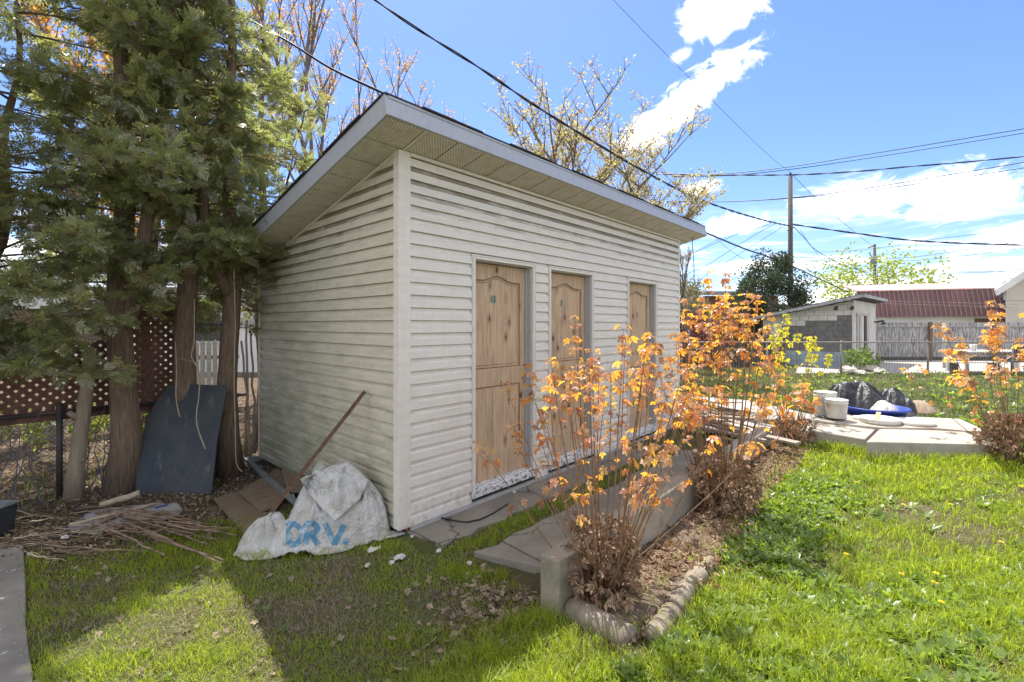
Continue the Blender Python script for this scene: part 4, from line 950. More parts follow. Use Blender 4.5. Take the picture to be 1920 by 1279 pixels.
# ------------------------------------------------------------------ grass, weeds, litter
SLABS = [(-.06, -.42, 5.9, .2), (.2, -1.34, 4.95, -.64), (-3.6, -3, -2.05, 1.9), (.1, -1.5, 5.0, -1.3), (-.03, -.03, LX+.03, LY+.03)]
def poly_mask(x, y, P):
    ins = np.zeros(len(x), bool); n = len(P)
    for i in range(n):
        (x0, y0), (x1, y1) = P[i], P[(i+1) % n]; c = ((y0 > y) != (y1 > y)) & (x < (x1-x0)*(y-y0)/(y1-y0+1e-9)+x0); ins ^= c
    return ins
BL = [[(q.x, q.y) for q in (A1, A2, A3, A4)], [(q.x, q.y) for q in (C1, C2, C3, C4)], [(q.x, q.y) for q in E]]
PAT = [(5.9, .1), (5.35, -.45), (5.0, -1.32), (5.5, -1.75), (7.6, -1.6), (8.6, -.2), (8.3, 1.2), (6.2, 1.6)]
DRV = [(q.x, q.y) for q in [cf(9.5, 15.6), cf(30, 15.9), cf(30, 26), cf(14.5, 23)]]
def free(x, y, bed=True, pad=0.0):
    ok = np.ones(len(x), bool)
    for (a, b_, c, d) in SLABS: ok &= ~((x > a-pad) & (x < c+pad) & (y > b_-pad) & (y < d+pad))
    for P in BL+[PAT, DRV]: ok &= ~poly_mask(x, y, P)
    if bed: ok &= ~((x > .13) & (x < 1.6) & (y > -2.03) & (y < -1.3)) & ~((x > .2) & (x < 5.0) & (y > -1.92) & (y < -1.3))
    ok &= ~((y > FY-.6) & (x < LX) & (y < 12) & (x > -12))
    return ok
def scatter_pts(N, d0, d1, power, r, wide=1.25):
    """points ahead of the camera, thinning with distance"""
    u = r.random(N*2); D = (d0**(1-power)+(d1**(1-power)-d0**(1-power))*u)**(1/(1-power)) if power != 1 else d0*(d1/d0)**u
    X = (r.random(N*2)*2-1)*D*1.12*wide; x = CAM.x+RT.x*X+FW.x*D; y = CAM.y+RT.y*X+FW.y*D
    return x, y, D
def blade_mesh(name, x, y, h, w, lean, mat, label, r, cat, rnd=None, zoff=0.0, kind='stuff'):
    N = len(x); a = r.uniform(0, 6.283, N); fa = r.uniform(0, 6.283, N); z = ground_z(x, y)+zoff
    dx, dy = np.cos(a), np.sin(a); sx, sy = -np.sin(fa)*w/2, np.cos(fa)*w/2; l = lean*h
    V = np.empty((N, 5, 3)); 
    V[:, 0] = np.stack([x-sx, y-sy, z-.004], 1); V[:, 1] = np.stack([x+sx, y+sy, z-.004], 1)
    mx, my, mz = x+dx*l*.32, y+dy*l*.32, z+h*.58
    V[:, 2] = np.stack([mx+sx*.8, my+sy*.8, mz], 1); V[:, 3] = np.stack([mx-sx*.8, my-sy*.8, mz], 1); V[:, 4] = np.stack([x+dx*l, y+dy*l, z+h*(1-.25*np.minimum(lean, 1.5))], 1)
    i = (np.arange(N)*5)[:, None]; Q = i+np.array([[0, 1, 2, 3]]); T = i+np.array([[3, 2, 4]])
    rn = r.random(N) if rnd is None else rnd
    o = link(name, np_mesh(name, V.reshape(-1, 3), [Q, T], np.repeat(rn, 5)), mat, kind=kind); return tag(o, label, cat)
LIT = lambda x, y: sstep(y, 1.0, 1.6)*(1-sstep(x, 5.5, 7))
r = np.random.default_rng(5)
def lawn(N, d0, d1, power, seed, mat, hlo, hhi, w, lean, side, name, label, cat='grass', thresh=0.0, ph=0.0):
    r = np.random.default_rng(seed); x, y, D = scatter_pts(N, d0, d1, power, r); ok = free(x, y)
    right = (y < -1.3) | (x > 5.2)
    pn = .5+.5*wob(x, y, 1.1, ph)*.8+.25*wob(x, y, 4.1, ph+2); ok &= (right if side == 'right' else ~right)
    keep = r.random(len(x)) < np.clip((pn-thresh)*1.6+.25, 0.05, 1)*(1-.93*LIT(x, y)); ok &= keep
    x, y, D, pn = x[ok][:N], y[ok][:N], D[ok][:N], pn[ok][:N]; tuft = .65+.5*np.clip(.5+wob(x, y, 9, ph), 0, 1)
    h = r.uniform(hlo, hhi, len(x))*tuft*(.6+.55*np.clip(pn, 0, 1.1)); ww = w*r.uniform(.7, 1.3, len(x))*np.clip(D/3.2, .85, 2.6)
    blade_mesh(name, x, y, h, ww, r.uniform(*lean, len(x)), mat, label, r, cat, np.clip(.35*pn+.65*r.random(len(x)), 0, 1))
lawn(100000, 2.0, 6.5, .8, 1, 'grass', .035, .14, .0055, (.2, 1.1), 'right', 'lawn_grass', 'bright green sunlit lawn grass right of the bed and in front of the slabs', thresh=.2)
lawn(28000, 2.0, 6.0, 1.0, 2, 'straw', .02, .075, .0034, (.6, 1.9), 'right', 'dry_grass', 'dry tan grass between the green blades of the sunlit lawn', thresh=.3, ph=3)
lawn(84000, 2.0, 5.0, 1.0, 3, 'grass', .025, .075, .0038, (.3, 1.3), 'left', 'lawn_grass', 'short patchy lawn grass in front of the shed and the bag', thresh=.22, ph=1)
lawn(40000, 2.0, 5.0, 1.0, 4, 'straw', .015, .04, .0028, (.8, 2.2), 'left', 'dry_grass', 'dry matted grass in front of the shed and the bag', thresh=.15, ph=4)
lawn(42000, 6.0, 17.5, 1.2, 6, 'grass_dull', .05, .15, .008, (.2, 1.2), 'right', 'meadow_grass', 'rough grass between the concrete slabs and the far chain link fence', thresh=.1)
lawn(16000, 6.0, 15, 1.2, 7, 'straw', .03, .09, .008, (.6, 1.8), 'right', 'dry_meadow_grass', 'dry tan grass among the rough grass before the far fence', thresh=.3, ph=5)
# taller fringes against the slabs, the wall end and between the walkway slabs
def fringe(segs, n, hlo, hhi, wd, seed, label, mat='grass', name='edge_grass', lw=.006):
    r = np.random.default_rng(seed); xs = []; ys = []
    for (x0, y0, x1, y1, wgt) in segs:
        m = int(n*wgt); t = r.random(m); L = math.hypot(x1-x0, y1-y0); nx, ny = -(y1-y0)/L, (x1-x0)/L; q = r.normal(0, wd, m); xs.append(x0+(x1-x0)*t+nx*q); ys.append(y0+(y1-y0)*t+ny*q)
    x = np.concatenate(xs); y = np.concatenate(ys); k = (.5+.5*wob(x, y, 6, seed)) > r.random(len(x))*.9; ok = k & ~poly_mask(x, y, BL[1]) & ~poly_mask(x, y, BL[0]); x = x[ok]; y = y[ok]
    blade_mesh(name, x, y, r.uniform(hlo, hhi, len(x)), lw*r.uniform(.6, 1.2, len(x)), r.uniform(.15, .9, len(x)), mat, label, r, 'grass')
fringe([(A1.x-.05, A1.y-.1, A2.x-.08, A2.y-.08, .9), (C1.x-.08, C1.y-.08, C2.x-.08, C2.y-.1, 1.3)], 1500, .08, .2, .06, 11, 'taller green grass growing against the front of the concrete slabs')
fringe([(.15, -.52, 2.2, -.53, 1), (2.2, -.53, 4.6, -.52, .7), (-.1, -.6, .2, -1.0, .5)], 2600, .02, .065, .045, 12, 'strip of short grass growing between the two walkway slabs', lw=.0035)
fringe([(.25, -1.86, 5.0, -1.85, 1.2), (.2, -1.6, .5, -1.9, .3)], 700, .05, .16, .10, 13, 'thin bright shoots growing in the bed behind the edging', lw=.006)
fringe([(-2.02, -1.0, -2.0, 1.7, 1)], 1500, .03, .08, .03, 14, 'grass growing along the edge of the concrete path', lw=.0035)
fringe([(-3.5, FY+.5, 0, FY+.6, 1)], 1400, .04, .12, .5, 15, 'sparse grass in the neighbouring yard just behind the fence', lw=.006)
# broad-leaved weeds: rosettes
def rosette(n, seed, up):
    r = random.Random(seed); V = []; T = []
    for k in range(n):
        a = 6.283*k/n+r.uniform(-.3, .3); L = r.uniform(.7, 1.1); e = r.uniform(*up); c, s = math.cos(a), math.sin(a); w = r.uniform(.10, .16); o = len(V)
        for (t, ww) in ((.05, .25), (.35, .9), (.7, 1.0)):
            z = math.sin(e)*t*L-.35*t*t*L*.6; q = math.cos(e)*t*L
            V += [(c*q+s*w*ww, s*q-c*w*ww, z+.03), (c*q, s*q, z), (c*q-s*w*ww, s*q+c*w*ww, z+.03)]
        V.append((c*math.cos(e)*L, s*math.cos(e)*L, math.sin(e)*L-.35*L*.9*.6))
        for j in (0, 3):
            T += [(o+j, o+j+1, o+j+4), (o+j, o+j+4, o+j+3), (o+j+1, o+j+2, o+j+5), (o+j+1, o+j+5, o+j+4)]
        T += [(o+6, o+7, o+9), (o+7, o+8, o+9)]
    return np.array(V), np.array(T)
RS = [rosette(7, 1, (.2, .7)), rosette(9, 2, (.4, 1.1)), rosette(6, 3, (.7, 1.25))]
def weeds(name, x, y, s, mat, label, seed, cat='weeds'):
    rr = np.random.default_rng(seed); Vs = []; Ts = []; Rn = []; off = 0; N = len(x)
    for k in range(3):
        sel = np.arange(N) % 3 == k; P = np.stack([x[sel], y[sel], ground_z(x[sel], y[sel])+.005], 1); m = sel.sum()
        V, T = instance(RS[k][0], RS[k][1], P, eulers(rr.normal(0, .15, m), rr.normal(0, .15, m), rr.uniform(0, 6.28, m)), s[sel]); Vs.append(V); Ts.append(T+off); off += len(V)
        rn = np.repeat(rr.random(m), len(RS[k][0])); Rn.append(np.clip(rn+rr.uniform(-.15, .15, len(rn)), 0, 1))
    tag(link(name, np_mesh(name, np.concatenate(Vs), [np.concatenate(Ts)], np.concatenate(Rn), True), mat, kind='stuff'), label, cat)
rr = np.random.default_rng(21)
x, y, D = scatter_pts(4300, 2.0, 5.6, 1.0, rr); ok = free(x, y) & (y < -1.93); cl = .5+.5*wob(x, y, 2.0, 9)
edge = np.exp(-((y+2.25)/.32)**2)*(x > 1.2)*1.6; near = sstep(3.6-D, 0, 1.3)*.8
ok &= rr.random(len(x)) < np.clip((cl-.45)*.9+edge+near*.75, 0.02, 1); weeds('weeds', x[ok], y[ok], rr.uniform(.05, .12, ok.sum()), 'weed', 'broad-leaved green weeds and dandelion leaves in the sunlit lawn', 3)
x = rr.uniform(1.5, 3.8, 520); y = -2.16+rr.normal(0, .17, 520); ok = y < -1.9; weeds('leafy_weeds', x[ok], y[ok], rr.uniform(.07, .13, ok.sum()), 'weed', 'dense patch of large-leaved green weeds beside the round edging', 5)
x, y, D = scatter_pts(420, 2.1, 4.6, 1.0, rr); ok = free(x, y) & (y > -1.9) & (y < 1.2) & (rr.random(len(x)) < .7*(.3+.7*np.exp(-((x+.1)**2+(y+1.2)**2)*3))); weeds('weeds', x[ok], y[ok], rr.uniform(.025, .05, ok.sum()), 'weed', 'small low weeds in the shaded lawn near the end of the low wall', 7)
P = [at(1010, 960, z=-.05), at(990, 1010, z=-.05), at(935, 1000, z=-.05), at(1110, 915, z=-.05), at(1180, 880, z=-.05), at(1225, 860, z=-.05), at(1255, 850, z=-.05), at(965, 985, z=-.05)]
weeds('weeds', np.array([p.x for p in P]), np.array([p.y for p in P]), np.array([.10, .06, .06, .08, .08, .09, .08, .07]), 'weed', 'dandelion-like rosettes growing in the joint between the walkway slabs', 8)
x, y, D = scatter_pts(900, 6.0, 16, 1.2, rr); ok = free(x, y) & ((y < -1.5) | (x > 6)); weeds('weeds', x[ok], y[ok], rr.uniform(.08, .2, ok.sum()), 'weed', 'larger weeds in the rough grass beyond the slabs', 9)
rm = np.random.default_rng(61); N = 9000; x, y, D = scatter_pts(N, 2.0, 4.6, 1.0, rm); ok = free(x, y) & (y < -1.9) & (wob(x, y, 2.6, 20) > .30); x, y, D = x[ok], y[ok], D[ok]
blade_mesh('moss', x, y, rm.uniform(.008, .022, len(x)), .012*rm.uniform(.7, 1.4, len(x)), rm.uniform(.4, 1.4, len(x)), 'moss', 'patches of yellow-green moss low in the sunlit lawn', rm, 'moss')
# litter: dead leaves, shreds
def litter(name, x, y, s, mat, label, seed, zoff=.006, curl=1.8, tmpl=None):
    rr = np.random.default_rng(seed); N = len(x); tv, tt = tmpl if tmpl else (LEAF_V*np.array((1, 1, curl)), LEAF_T)
    V, T = instance(tv, tt, np.stack([x, y, ground_z(x, y)+zoff+s*.15], 1), eulers(rr.normal(0, .45, N), rr.normal(0, .45, N)+(rr.random(N) < .4)*3.14, rr.uniform(0, 6.28, N)), s)
    tag(link(name, np_mesh(name, V, [T], np.repeat(rr.random(N), len(tv))), mat, kind='stuff'), label, 'leaf litter')
N = 9000; x = rr.uniform(-4.5, .3, N); y = rr.uniform(1.0, 3.4, N); ok = (rr.random(N) < LIT(x, y)*.95+.05) & ~((x > -.02) & (y < 3.05)); litter('leaf_litter', x[ok], y[ok], rr.uniform(.018, .045, ok.sum()), 'litter', 'brown leaf litter covering the soil under the cedars', 31, tmpl=(SL_V*np.array((1, 1, 1.5)), SL_T))
N = 8500; x = rr.uniform(-7, 2, N); y = FY+rr.random(N)**1.2*6; litter('leaf_litter', x, y, rr.uniform(.03, .075, N), 'dead_leaf', 'sunlit carpet of dead leaves in the yard behind the fence', 32, tmpl=(SL_V*np.array((1, 1, 1.2)), SL_T))
N = 5200; x = rr.uniform(.2, 5.1, N); y = rr.uniform(-1.95, -1.45, N); litter('leaf_litter', x, y, rr.uniform(.015, .042, N), 'dead_leaf', 'dry leaves and twigs lying in the bed along the low wall', 33, zoff=.03, tmpl=(SL_V*np.array((1.6, 1, 2.0)), SL_T))
x, y, D = scatter_pts(1500, 2.0, 5.5, 1.0, rr); ok = free(x, y) & (y > -2.3); ok &= rr.random(len(x)) < .45+.5*np.exp(-((x-.1)**2+(y+1.25)**2)*4); litter('leaf_litter', x[ok], y[ok], rr.uniform(.012, .034, ok.sum()), 'litter', 'scattered dead leaves on the shaded lawn', 34, zoff=.014)
N = 420; x = rr.normal(.0, .3, N)-.0; y = rr.normal(-1.15, .22, N); ok = free(x, y); litter('leaf_litter', x[ok], y[ok], rr.uniform(.02, .045, ok.sum()), 'litter', 'drift of dead leaves against the mossy end of the low wall', 35, zoff=.012)
N = 700; x = rr.normal(1.55, .38, N); y = rr.normal(-1.72, .16, N); litter('leaf_litter', x, y, rr.uniform(.025, .055, N), 'dead_leaf', 'drift of curled maple leaves between the two large bushes', 36, zoff=.04)
# dandelions
fl_me = None
DPOS = [(1690, 1068), (1755, 1070), (1877, 1020), (1586, 1035), (1606, 913), (1694, 952), (1913, 926), (1800, 912), (1752, 1085), (1765, 1121), (1783, 953)]
def dandelion():
    global fl_me
    b = B(); 
    for k in range(22):
        a = k*2.399; t = (k/22)**.5; d = Vector((math.cos(a)*t, math.sin(a)*t, .35*(1-t*t))); s = Vector((-math.sin(a), math.cos(a), 0))*.16
        b.add([d*.2, d*1.0+s, d*1.15+Vector((0, 0, .08)), d*1.0-s], [(0, 1, 2, 3)])
    fl_me = b.mesh('flower_head'); fl_me.materials.append(MATS['yellow_flower']); bs = B(); bs.tube([(0, 0, 0), (.004, 0, .03), (0, 0, .066)], .002, 4); st = bs.mesh('flower_stem'); st.materials.append(MATS['weed'])
    lab = ['dandelion flower nearest the camera side, left one of the lower pair on the lawn', 'dandelion flower right of the lower pair on the lawn', 'dandelion flower in the tall grass near the right edge, mid-lawn', 'dandelion flower close to the leafy weeds left of mid-lawn',
           'dandelion flower below the crack between the slabs', 'dandelion flower in the middle of the lawn', 'dandelion flower at the right edge below the bush', 'dandelion flower in the grass below the long slab', 'dandelion flower just behind the lower pair', 'lowest dandelion flower, by the dry patch', 'dandelion flower right of the one in mid-lawn']
    for k, (u, v) in enumerate(DPOS):
        p = at(u, v, z=-.05); z = gz(p.x, p.y); t = thing('dandelion', (p.x, p.y, z), lab[k], 'flower', 'dandelions in the lawn')
        o = link('flower_head', fl_me, None, t, (p.x, p.y, z+.066)); o.scale = (.02,)*3; link('stalk', st, None, t, (p.x, p.y, z))
dandelion()
# ------------------------------------------------------------------ things at the left
def plane_pt(u, v, D0, z0, k):                                    # point on a surface that leans away: D = D0 + k (z - z0)
    D = D0
    for _ in range(20): z = CAM.z-(v-V0)/F_PX*D; D = D0+k*(z-z0)
    return at(u, v, D=D)
pp = [plane_pt(u, v, 4.62, -.07, .30) for u, v in ((255, 930), (258, 880), (266, 830), (275, 790), (292, 758), (318, 723), (360, 721), (424, 723), (426, 730), (418, 775), (408, 830), (403, 880), (397, 930))]
nrm = (pp[0]-pp[7]).cross(pp[-1]-pp[0]).normalized(); b = B(); b.prism(pp, nrm*.014)
tag(b.build('leaning_panel', 'panel_dark', bevel=.003), 'dark charcoal board with slanted scuffed sides leaning against the cedar trunks', 'board')
def rod(p, q, name, mat, w, label, cat, thick=None):
    b = B(); d = (q-p).normalized(); s = d.cross(Vector((0, 0, 1))).normalized(); u = s.cross(d); t = thick or w
    for (a, c) in ((s, u), (u, s)):
        A = [p, p+a*w, p+a*w+c*.003, p+c*.003]; b.prism(A, q-p)
    return tag(b.build(name, mat), label, cat)
rp = at(455, 1032, z=-.06); rq = at(686, 735, D=3.98)
rod(rp, rq, 'metal_bar', 'rust', .026, 'long rusty metal bar leaning diagonally against the side of the shed', 'metal bar')
def board(pts, t, label, mat='plywood', name='board', zoff=0):
    q = [at(u, v, z=z) for u, v, z in pts]; b = B(); n = (q[1]-q[0]).cross(q[-1]-q[0]).normalized(); n = n if n.z > 0 else -n; b.prism(q, n*t); return tag(b.build(name, mat, bevel=.002), label, 'board')
board([(400, 938, -.03), (455, 921, -.02), (520, 983, -.03), (505, 1020, -.04), (478, 1028, -.04)], .018, 'greenish weathered plywood board lying flat left of the metal bar')
board([(448, 925, .015), (520, 880, .03), (552, 905, .02), (520, 950, .0), (490, 962, -.01)], .015, 'dark split board resting on top of the plywood, beside the shed')
board([(528, 880, .10), (560, 893, .08), (585, 925, .02), (540, 925, .02)], .012, 'short grey board tilted against the base of the shed wall')
pa, pb = at(457, 856, z=.05), at(560, 948, z=.03)
b = B(); bar(b, pa, pb, .05, .028, (0, 0, 1)); tag(b.build('timber', 'grey_blue_paint', bevel=.003), 'long narrow timber with blue-grey paint running from the trunk towards the bag', 'timber')
b = B(); bar(b, at(533, 882, z=.06), at(552, 935, z=.0), .016, .012); tag(b.build('timber', 'board_white', bevel=.002), 'short white stick of wood standing beside the bag', 'timber')
b = B(); b.box((-.13, LY-.02, -.05), (.02, LY+.05, .015)); tag(b.build('timber', 'board_white', bevel=.003), 'whitish block of wood at the back corner of the shed', 'timber')
# bag heap -----------------------------------------------------------
def heap_fn(lobes, seed, wr=1.0):
    rs = random.Random(seed); fs = [(rs.uniform(5, 13), rs.uniform(0, 6.28), rs.uniform(0, 6.28)) for _ in range(8)]
    def h(x, y):
        e = np.zeros_like(x)
        for (cx, cy, hh, rx, ry, sh) in lobes:
            q = np.sqrt(((x-cx)/rx)**2+((y-cy)/ry)**2); a = np.arctan2((y-cy)/ry, (x-cx)/rx)
            fold = 1+wr*.16*np.clip(q*1.6, 0, 1)*(np.sin(a*5+seed)+.55*np.sin(a*11+seed*2+q*3)+.35*np.sin(a*19+seed*3))
            e += np.clip(hh*np.clip(1-q**sh, 0, 1)*fold, 0, None)**4
        z = e**.25; w = np.zeros_like(x)
        for i, (f, a, ph) in enumerate(fs):
            s = np.sin((x*math.cos(a)+y*math.sin(a))*f*(1 if i < 4 else 2.2)+ph+.8*np.sin(x*f*.6+ph+y*2)); w += (1-np.abs(s))**1.6*(.020 if i < 4 else .009)
        return z+wr*w*np.clip(z*8, 0.12, 1)
    return h
def heap(name, h, foot_poly, mat, label, cat, n=110, base=0.0, thick=.0):
    P = np.array(foot_poly); x0, y0 = P.min(0); x1, y1 = P.max(0); X, Y = np.meshgrid(np.linspace(x0, x1, n), np.linspace(y0, y1, n), indexing='ij'); Z = h(X, Y)
    ins = poly_mask(X.ravel(), Y.ravel(), [tuple(p) for p in P]).reshape(n, n); V = np.stack([X, Y, ground_z(X, Y)+Z+.012], -1).reshape(-1, 3)
    i = np.arange(n-1)[:, None]*n+np.arange(n-1)[None]; q = np.stack([i, i+n, i+n+1, i+1], -1).reshape(-1, 4); k = ins.ravel()[q].all(1); q = q[k]
    used = np.unique(q); remap = -np.ones(len(V), int); remap[used] = np.arange(len(used)); c = V[used].mean(0); c[2] = V[used][:, 2].min()
    o = link(name, np_mesh(name, V[used]-c, [remap[q]], smooth=True), mat, None, c); md = o.modifiers.new('thickness', 'SOLIDIFY'); md.thickness = .006; md.offset = 0
    return tag(o, label, cat)
bag_h = heap_fn([(-.30, .50, .47, .36, .44, 2.0), (-.16, .32, .34, .20, .30, 2.2), (-.78, .64, .15, .20, .14, 2.0), (-.50, .42, .22, .34, .26, 2.0)], 5, 1.0)
fp = []
base_poly = [(-1.02, .60), (-.98, .45), (-.86, .35), (-.72, .24), (-.60, .15), (-.46, .08), (-.30, .05), (-.14, .0), (.02, -.05), (.04, .02), (-.045, .10), (-.045, .40), (-.05, .70), (-.25, .84), (-.45, .86), (-.62, .80), (-.76, .82), (-.92, .76)]
rb = random.Random(3)
for i in range(len(base_poly)):
    (ax, ay), (bx, by) = base_poly[i], base_poly[(i+1) % len(base_poly)]
    for k in range(4): t = k/4; fp.append((ax+(bx-ax)*t+rb.uniform(-.008, .008), ay+(by-ay)*t+rb.uniform(-.008, .008)))
bag = heap('bag', bag_h, fp, 'bag_white', 'crumpled dirty white bag with big blue letters heaped against the shed corner', 'bag', 150)
def on_bag(u, v, off=.008):
    """where a line of sight meets the bag: decals and the flap are laid on its surface"""
    D = 2.9+np.arange(700)*.0025; dr = RT*((u-U0)/F_PX)+FW
    X = CAM.x+dr.x*D; Y = CAM.y+dr.y*D; Z = CAM.z-(v-V0)/F_PX*D; hit = np.nonzero(Z < ground_z(X, Y)+bag_h(X, Y)+.012)[0]
    k = hit[0] if len(hit) else 280
    return Vector((X[k], Y[k], Z[k]))+Vector((-.35*off, -.8*off, off*.8))
def ribbon_letters():
    """painted strokes that follow the surface of the bag"""
    L = {'D': (541, 25, [[(0, 0), (0, 1)], [(0, 1), (.5, .97), (.95, .72), (1, .45), (.75, .12), (.4, 0), (0, 0)]]), 'R': (574, 23, [[(0, 0), (0, 1)], [(0, 1), (.7, .98), (.95, .78), (.7, .52), (0, .5)], [(.4, .5), (1, 0)]]),
         'V': (609, 36, [[(0, 1), (.5, 0)], [(.5, 0), (1, .93)]]), ',': (646, 6, [[(0.6, .28), (0.2, .02)]])}
    b = B()
    for ch, (u0, w, sts) in L.items():
        for st in sts:
            pts = []
            for i in range(len(st)-1):
                for k in range(6): t = k/6; pts.append((u0+w*(st[i][0]+(st[i+1][0]-st[i][0])*t), 1022-40*(st[i][1]+(st[i+1][1]-st[i][1])*t)))
            pts.append((u0+w*st[-1][0], 1022-40*st[-1][1])); vs = []
            for i, (s, t) in enumerate(pts):
                s0, t0 = pts[max(i-1, 0)]; s1, t1 = pts[min(i+1, len(pts)-1)]; l = math.hypot(s1-s0, t1-t0)+1e-6; nx, ny = -(t1-t0)/l*4.9, (s1-s0)/l*4.9
                vs += [on_bag(s+nx*q, t+ny*q) for q in (-1, -.33, .33, 1)]
            b.add(vs, [(i*4+k, (i+1)*4+k, (i+1)*4+k+1, i*4+k+1) for i in range(len(pts)-1) for k in range(3)], True)
    link('lettering', b.mesh('lettering', ORG[bag]), 'letter_blue', bag, ORG[bag])
    # the folded-over upper flap of the bag
    c = [(563, 903), (652, 868), (690, 905), (676, 940), (627, 984)]; P = [(563, 903), (602, 885), (652, 869), (672, 884), (690, 907), (676, 938), (650, 962), (627, 984), (606, 962), (580, 930)]
    ctr = (632, 918); n = len(P); M_ = 10; vs = [on_bag(*ctr, .022)]
    for r_ in range(1, M_+1):
        for k in range(n*3):
            a = k/3; i = int(a) % n; f = a-int(a); q = (P[i][0]+(P[(i+1) % n][0]-P[i][0])*f, P[i][1]+(P[(i+1) % n][1]-P[i][1])*f); t = r_/M_
            vs.append(on_bag(ctr[0]+(q[0]-ctr[0])*t, ctr[1]+(q[1]-ctr[1])*t, .022+.014*t*t*(1+math.sin(a*1.9))))
    m = n*3; fs = [(0, 1+k, 1+(k+1) % m) for k in range(m)]+[(1+r_*m+k, 1+(r_+1)*m+k, 1+(r_+1)*m+(k+1) % m, 1+r_*m+(k+1) % m) for r_ in range(M_-1) for k in range(m)]
    b = B(); b.add(vs, fs, True); fl_ = link('flap', b.mesh('flap', ORG[bag]), 'bag_white', bag, ORG[bag]); md = fl_.modifiers.new('thickness', 'SOLIDIFY'); md.thickness = .007
    for (lb, poly) in (('brown stain patch', None),): pass
ribbon_letters()
def scrap(u, v, w, name, mat, label, seed, z=-.05, cat='scrap', h=.02):
    p = at(u, v, z=z); r = random.Random(seed); n = 9; b = B(); g = gz(p.x, p.y)+.012; V = [(p.x, p.y, g+h)]
    for k in range(n): a = 6.283*k/n; q = w*r.uniform(.5, 1.1); V.append((p.x+math.cos(a)*q, p.y+math.sin(a)*q*.8, g+r.uniform(0, h)))
    for k in range(n): a = 6.283*k/n; q = w*r.uniform(.35, .6); V.append((p.x+math.cos(a+.2)*q, p.y+math.sin(a+.2)*q*.8, g+h*r.uniform(.3, 1.6)))
    F = [(0, 1+n+k, 1+n+(k+1) % n) for k in range(n)]+[(1+n+k, 1+k, 1+(k+1) % n, 1+n+(k+1) % n) for k in range(n)]
    b.add(V, F); o = b.build(name, mat); md = o.modifiers.new('t', 'SOLIDIFY'); md.thickness = .002; return tag(o, label, cat)
for k, (u, v, w, lb) in enumerate([(748, 1050, .05, 'larger scrap of dirty white sheet on the grass just below the shed corner post'), (735, 1058, .03, 'small scrap of white sheet left of the larger one below the corner'), (700, 1033, .055, 'long thin white scrap lying next to the bag'),
                                   (822, 1033, .03, 'small bluish white scrap on the front edge of the walkway'), (965, 926, .04, 'small white crumpled paper under the first door'), (690, 1063, .022, 'tiny white fleck on the grass below the bag'),
                                   (880, 1052, .03, 'pale leaf-like scrap on the grass before the walkway'), (772, 1012, .02, 'white crumb beside the shed corner')]):
    scrap(u, v, w, 'scrap', 'scrap_white', lb, k, -.05)
scrap(760, 998, .022, 'orange_shard', 'orange_bit', 'little orange piece of plastic at the foot of the shed corner', 40, -.04, 'plastic piece', .03)
scrap(122, 1016, .03, 'scrap', 'white_plastic', 'bluish white bit of plastic in the grass left of the twig pile', 41, -.06)
scrap(262, 1030, .03, 'scrap', 'paper_brown', 'pale brown scrap on the grass below the twig pile', 42, -.06)
b = B(); cp = [at(u, v, z=-.024) for u, v in ((828, 971), (850, 976), (875, 979), (900, 974), (925, 962), (952, 945))]; b.tube(cp, .006, 6); tag(b.build('cable', 'black_cable'), 'thin black cable lying on the walkway below the first door', 'cable')
# twigs and sticks
def stick(p, q, r0, r1, label, group=None, seed=0, mat='stick', bend=.03):
    rr = random.Random(seed); p = Vector(p); q = Vector(q); pts = []; n = 7; b = B(); s = (q-p).cross(Vector((0, 0, 1))).normalized()
    for k in range(n+1): t = k/n; pts.append(p.lerp(q, t)+s*bend*math.sin(t*3.1)*(rr.random()-.3)+Vector((0, 0, rr.uniform(-.004, .006))))
    b.tube(pts, [r0+(r1-r0)*k/n for k in range(n+1)], 6); return tag(b.build('stick', mat), label, 'stick', group)
rs = random.Random(12)
for k in range(46):
    u0 = rs.uniform(175, 320); v0 = rs.uniform(950, 1000); L = rs.uniform(50, 160); sl = rs.uniform(-.10, .50); z = rs.uniform(-.03, .07)
    stick(at(u0, v0, z=z+.02), at(u0+L, v0+L*sl, z=max(-.045, z-.02)), rs.uniform(.004, .011), rs.uniform(.002, .006), 'cut brown twig in the bundle lying in front of the dark panel', 'twig pile in front of the dark panel', k)
for k in range(60):
    u0 = rs.uniform(-60, 150); v0 = rs.uniform(950, 1040); a = rs.uniform(-.6, .5); L = rs.uniform(50, 150)
    stick(at(u0, v0, z=rs.uniform(-.05, .04)), at(u0+L*math.cos(a), max(935, v0+L*math.sin(a)*.4), z=rs.uniform(-.05, .0)), rs.uniform(.003, .007), .002, 'thin dead twig scattered on the soil by the left edge', 'scattered twigs at the left edge', k+100, mat='stick' if k % 3 else 'vine')
stick(at(188, 948, z=.0), at(262, 924, z=.06), .026, .03, 'thick pale branch lying at the foot of the thick cedar trunk', None, 5, 'vine')
stick(at(130, 985, z=.0), at(290, 945, z=.03), .013, .010, 'long straight branch over the clear plastic sheet', None, 6, 'vine')
stick(at(150, 995, z=-.02), at(232, 962, z=.03), .017, .016, 'second long branch lying in the plastic sheet', None, 7)
for k, (u, v, u2, v2, D) in enumerate(((462, 855, 463, 600, 5.35), (478, 850, 470, 625, 5.5), (470, 858, 452, 640, 5.3))):
    stick(at(u, v, D=D), at(u2, v2, D=D), .019-.003*k, .011, ['thickest pale dead stem standing between the reddish trunk and the shed', 'pale dead stem right beside the back corner of the shed', 'thin leaning pale stem crossing the other two by the shed corner'][k], None, 700+k, mat='bark_pale', bend=.06)
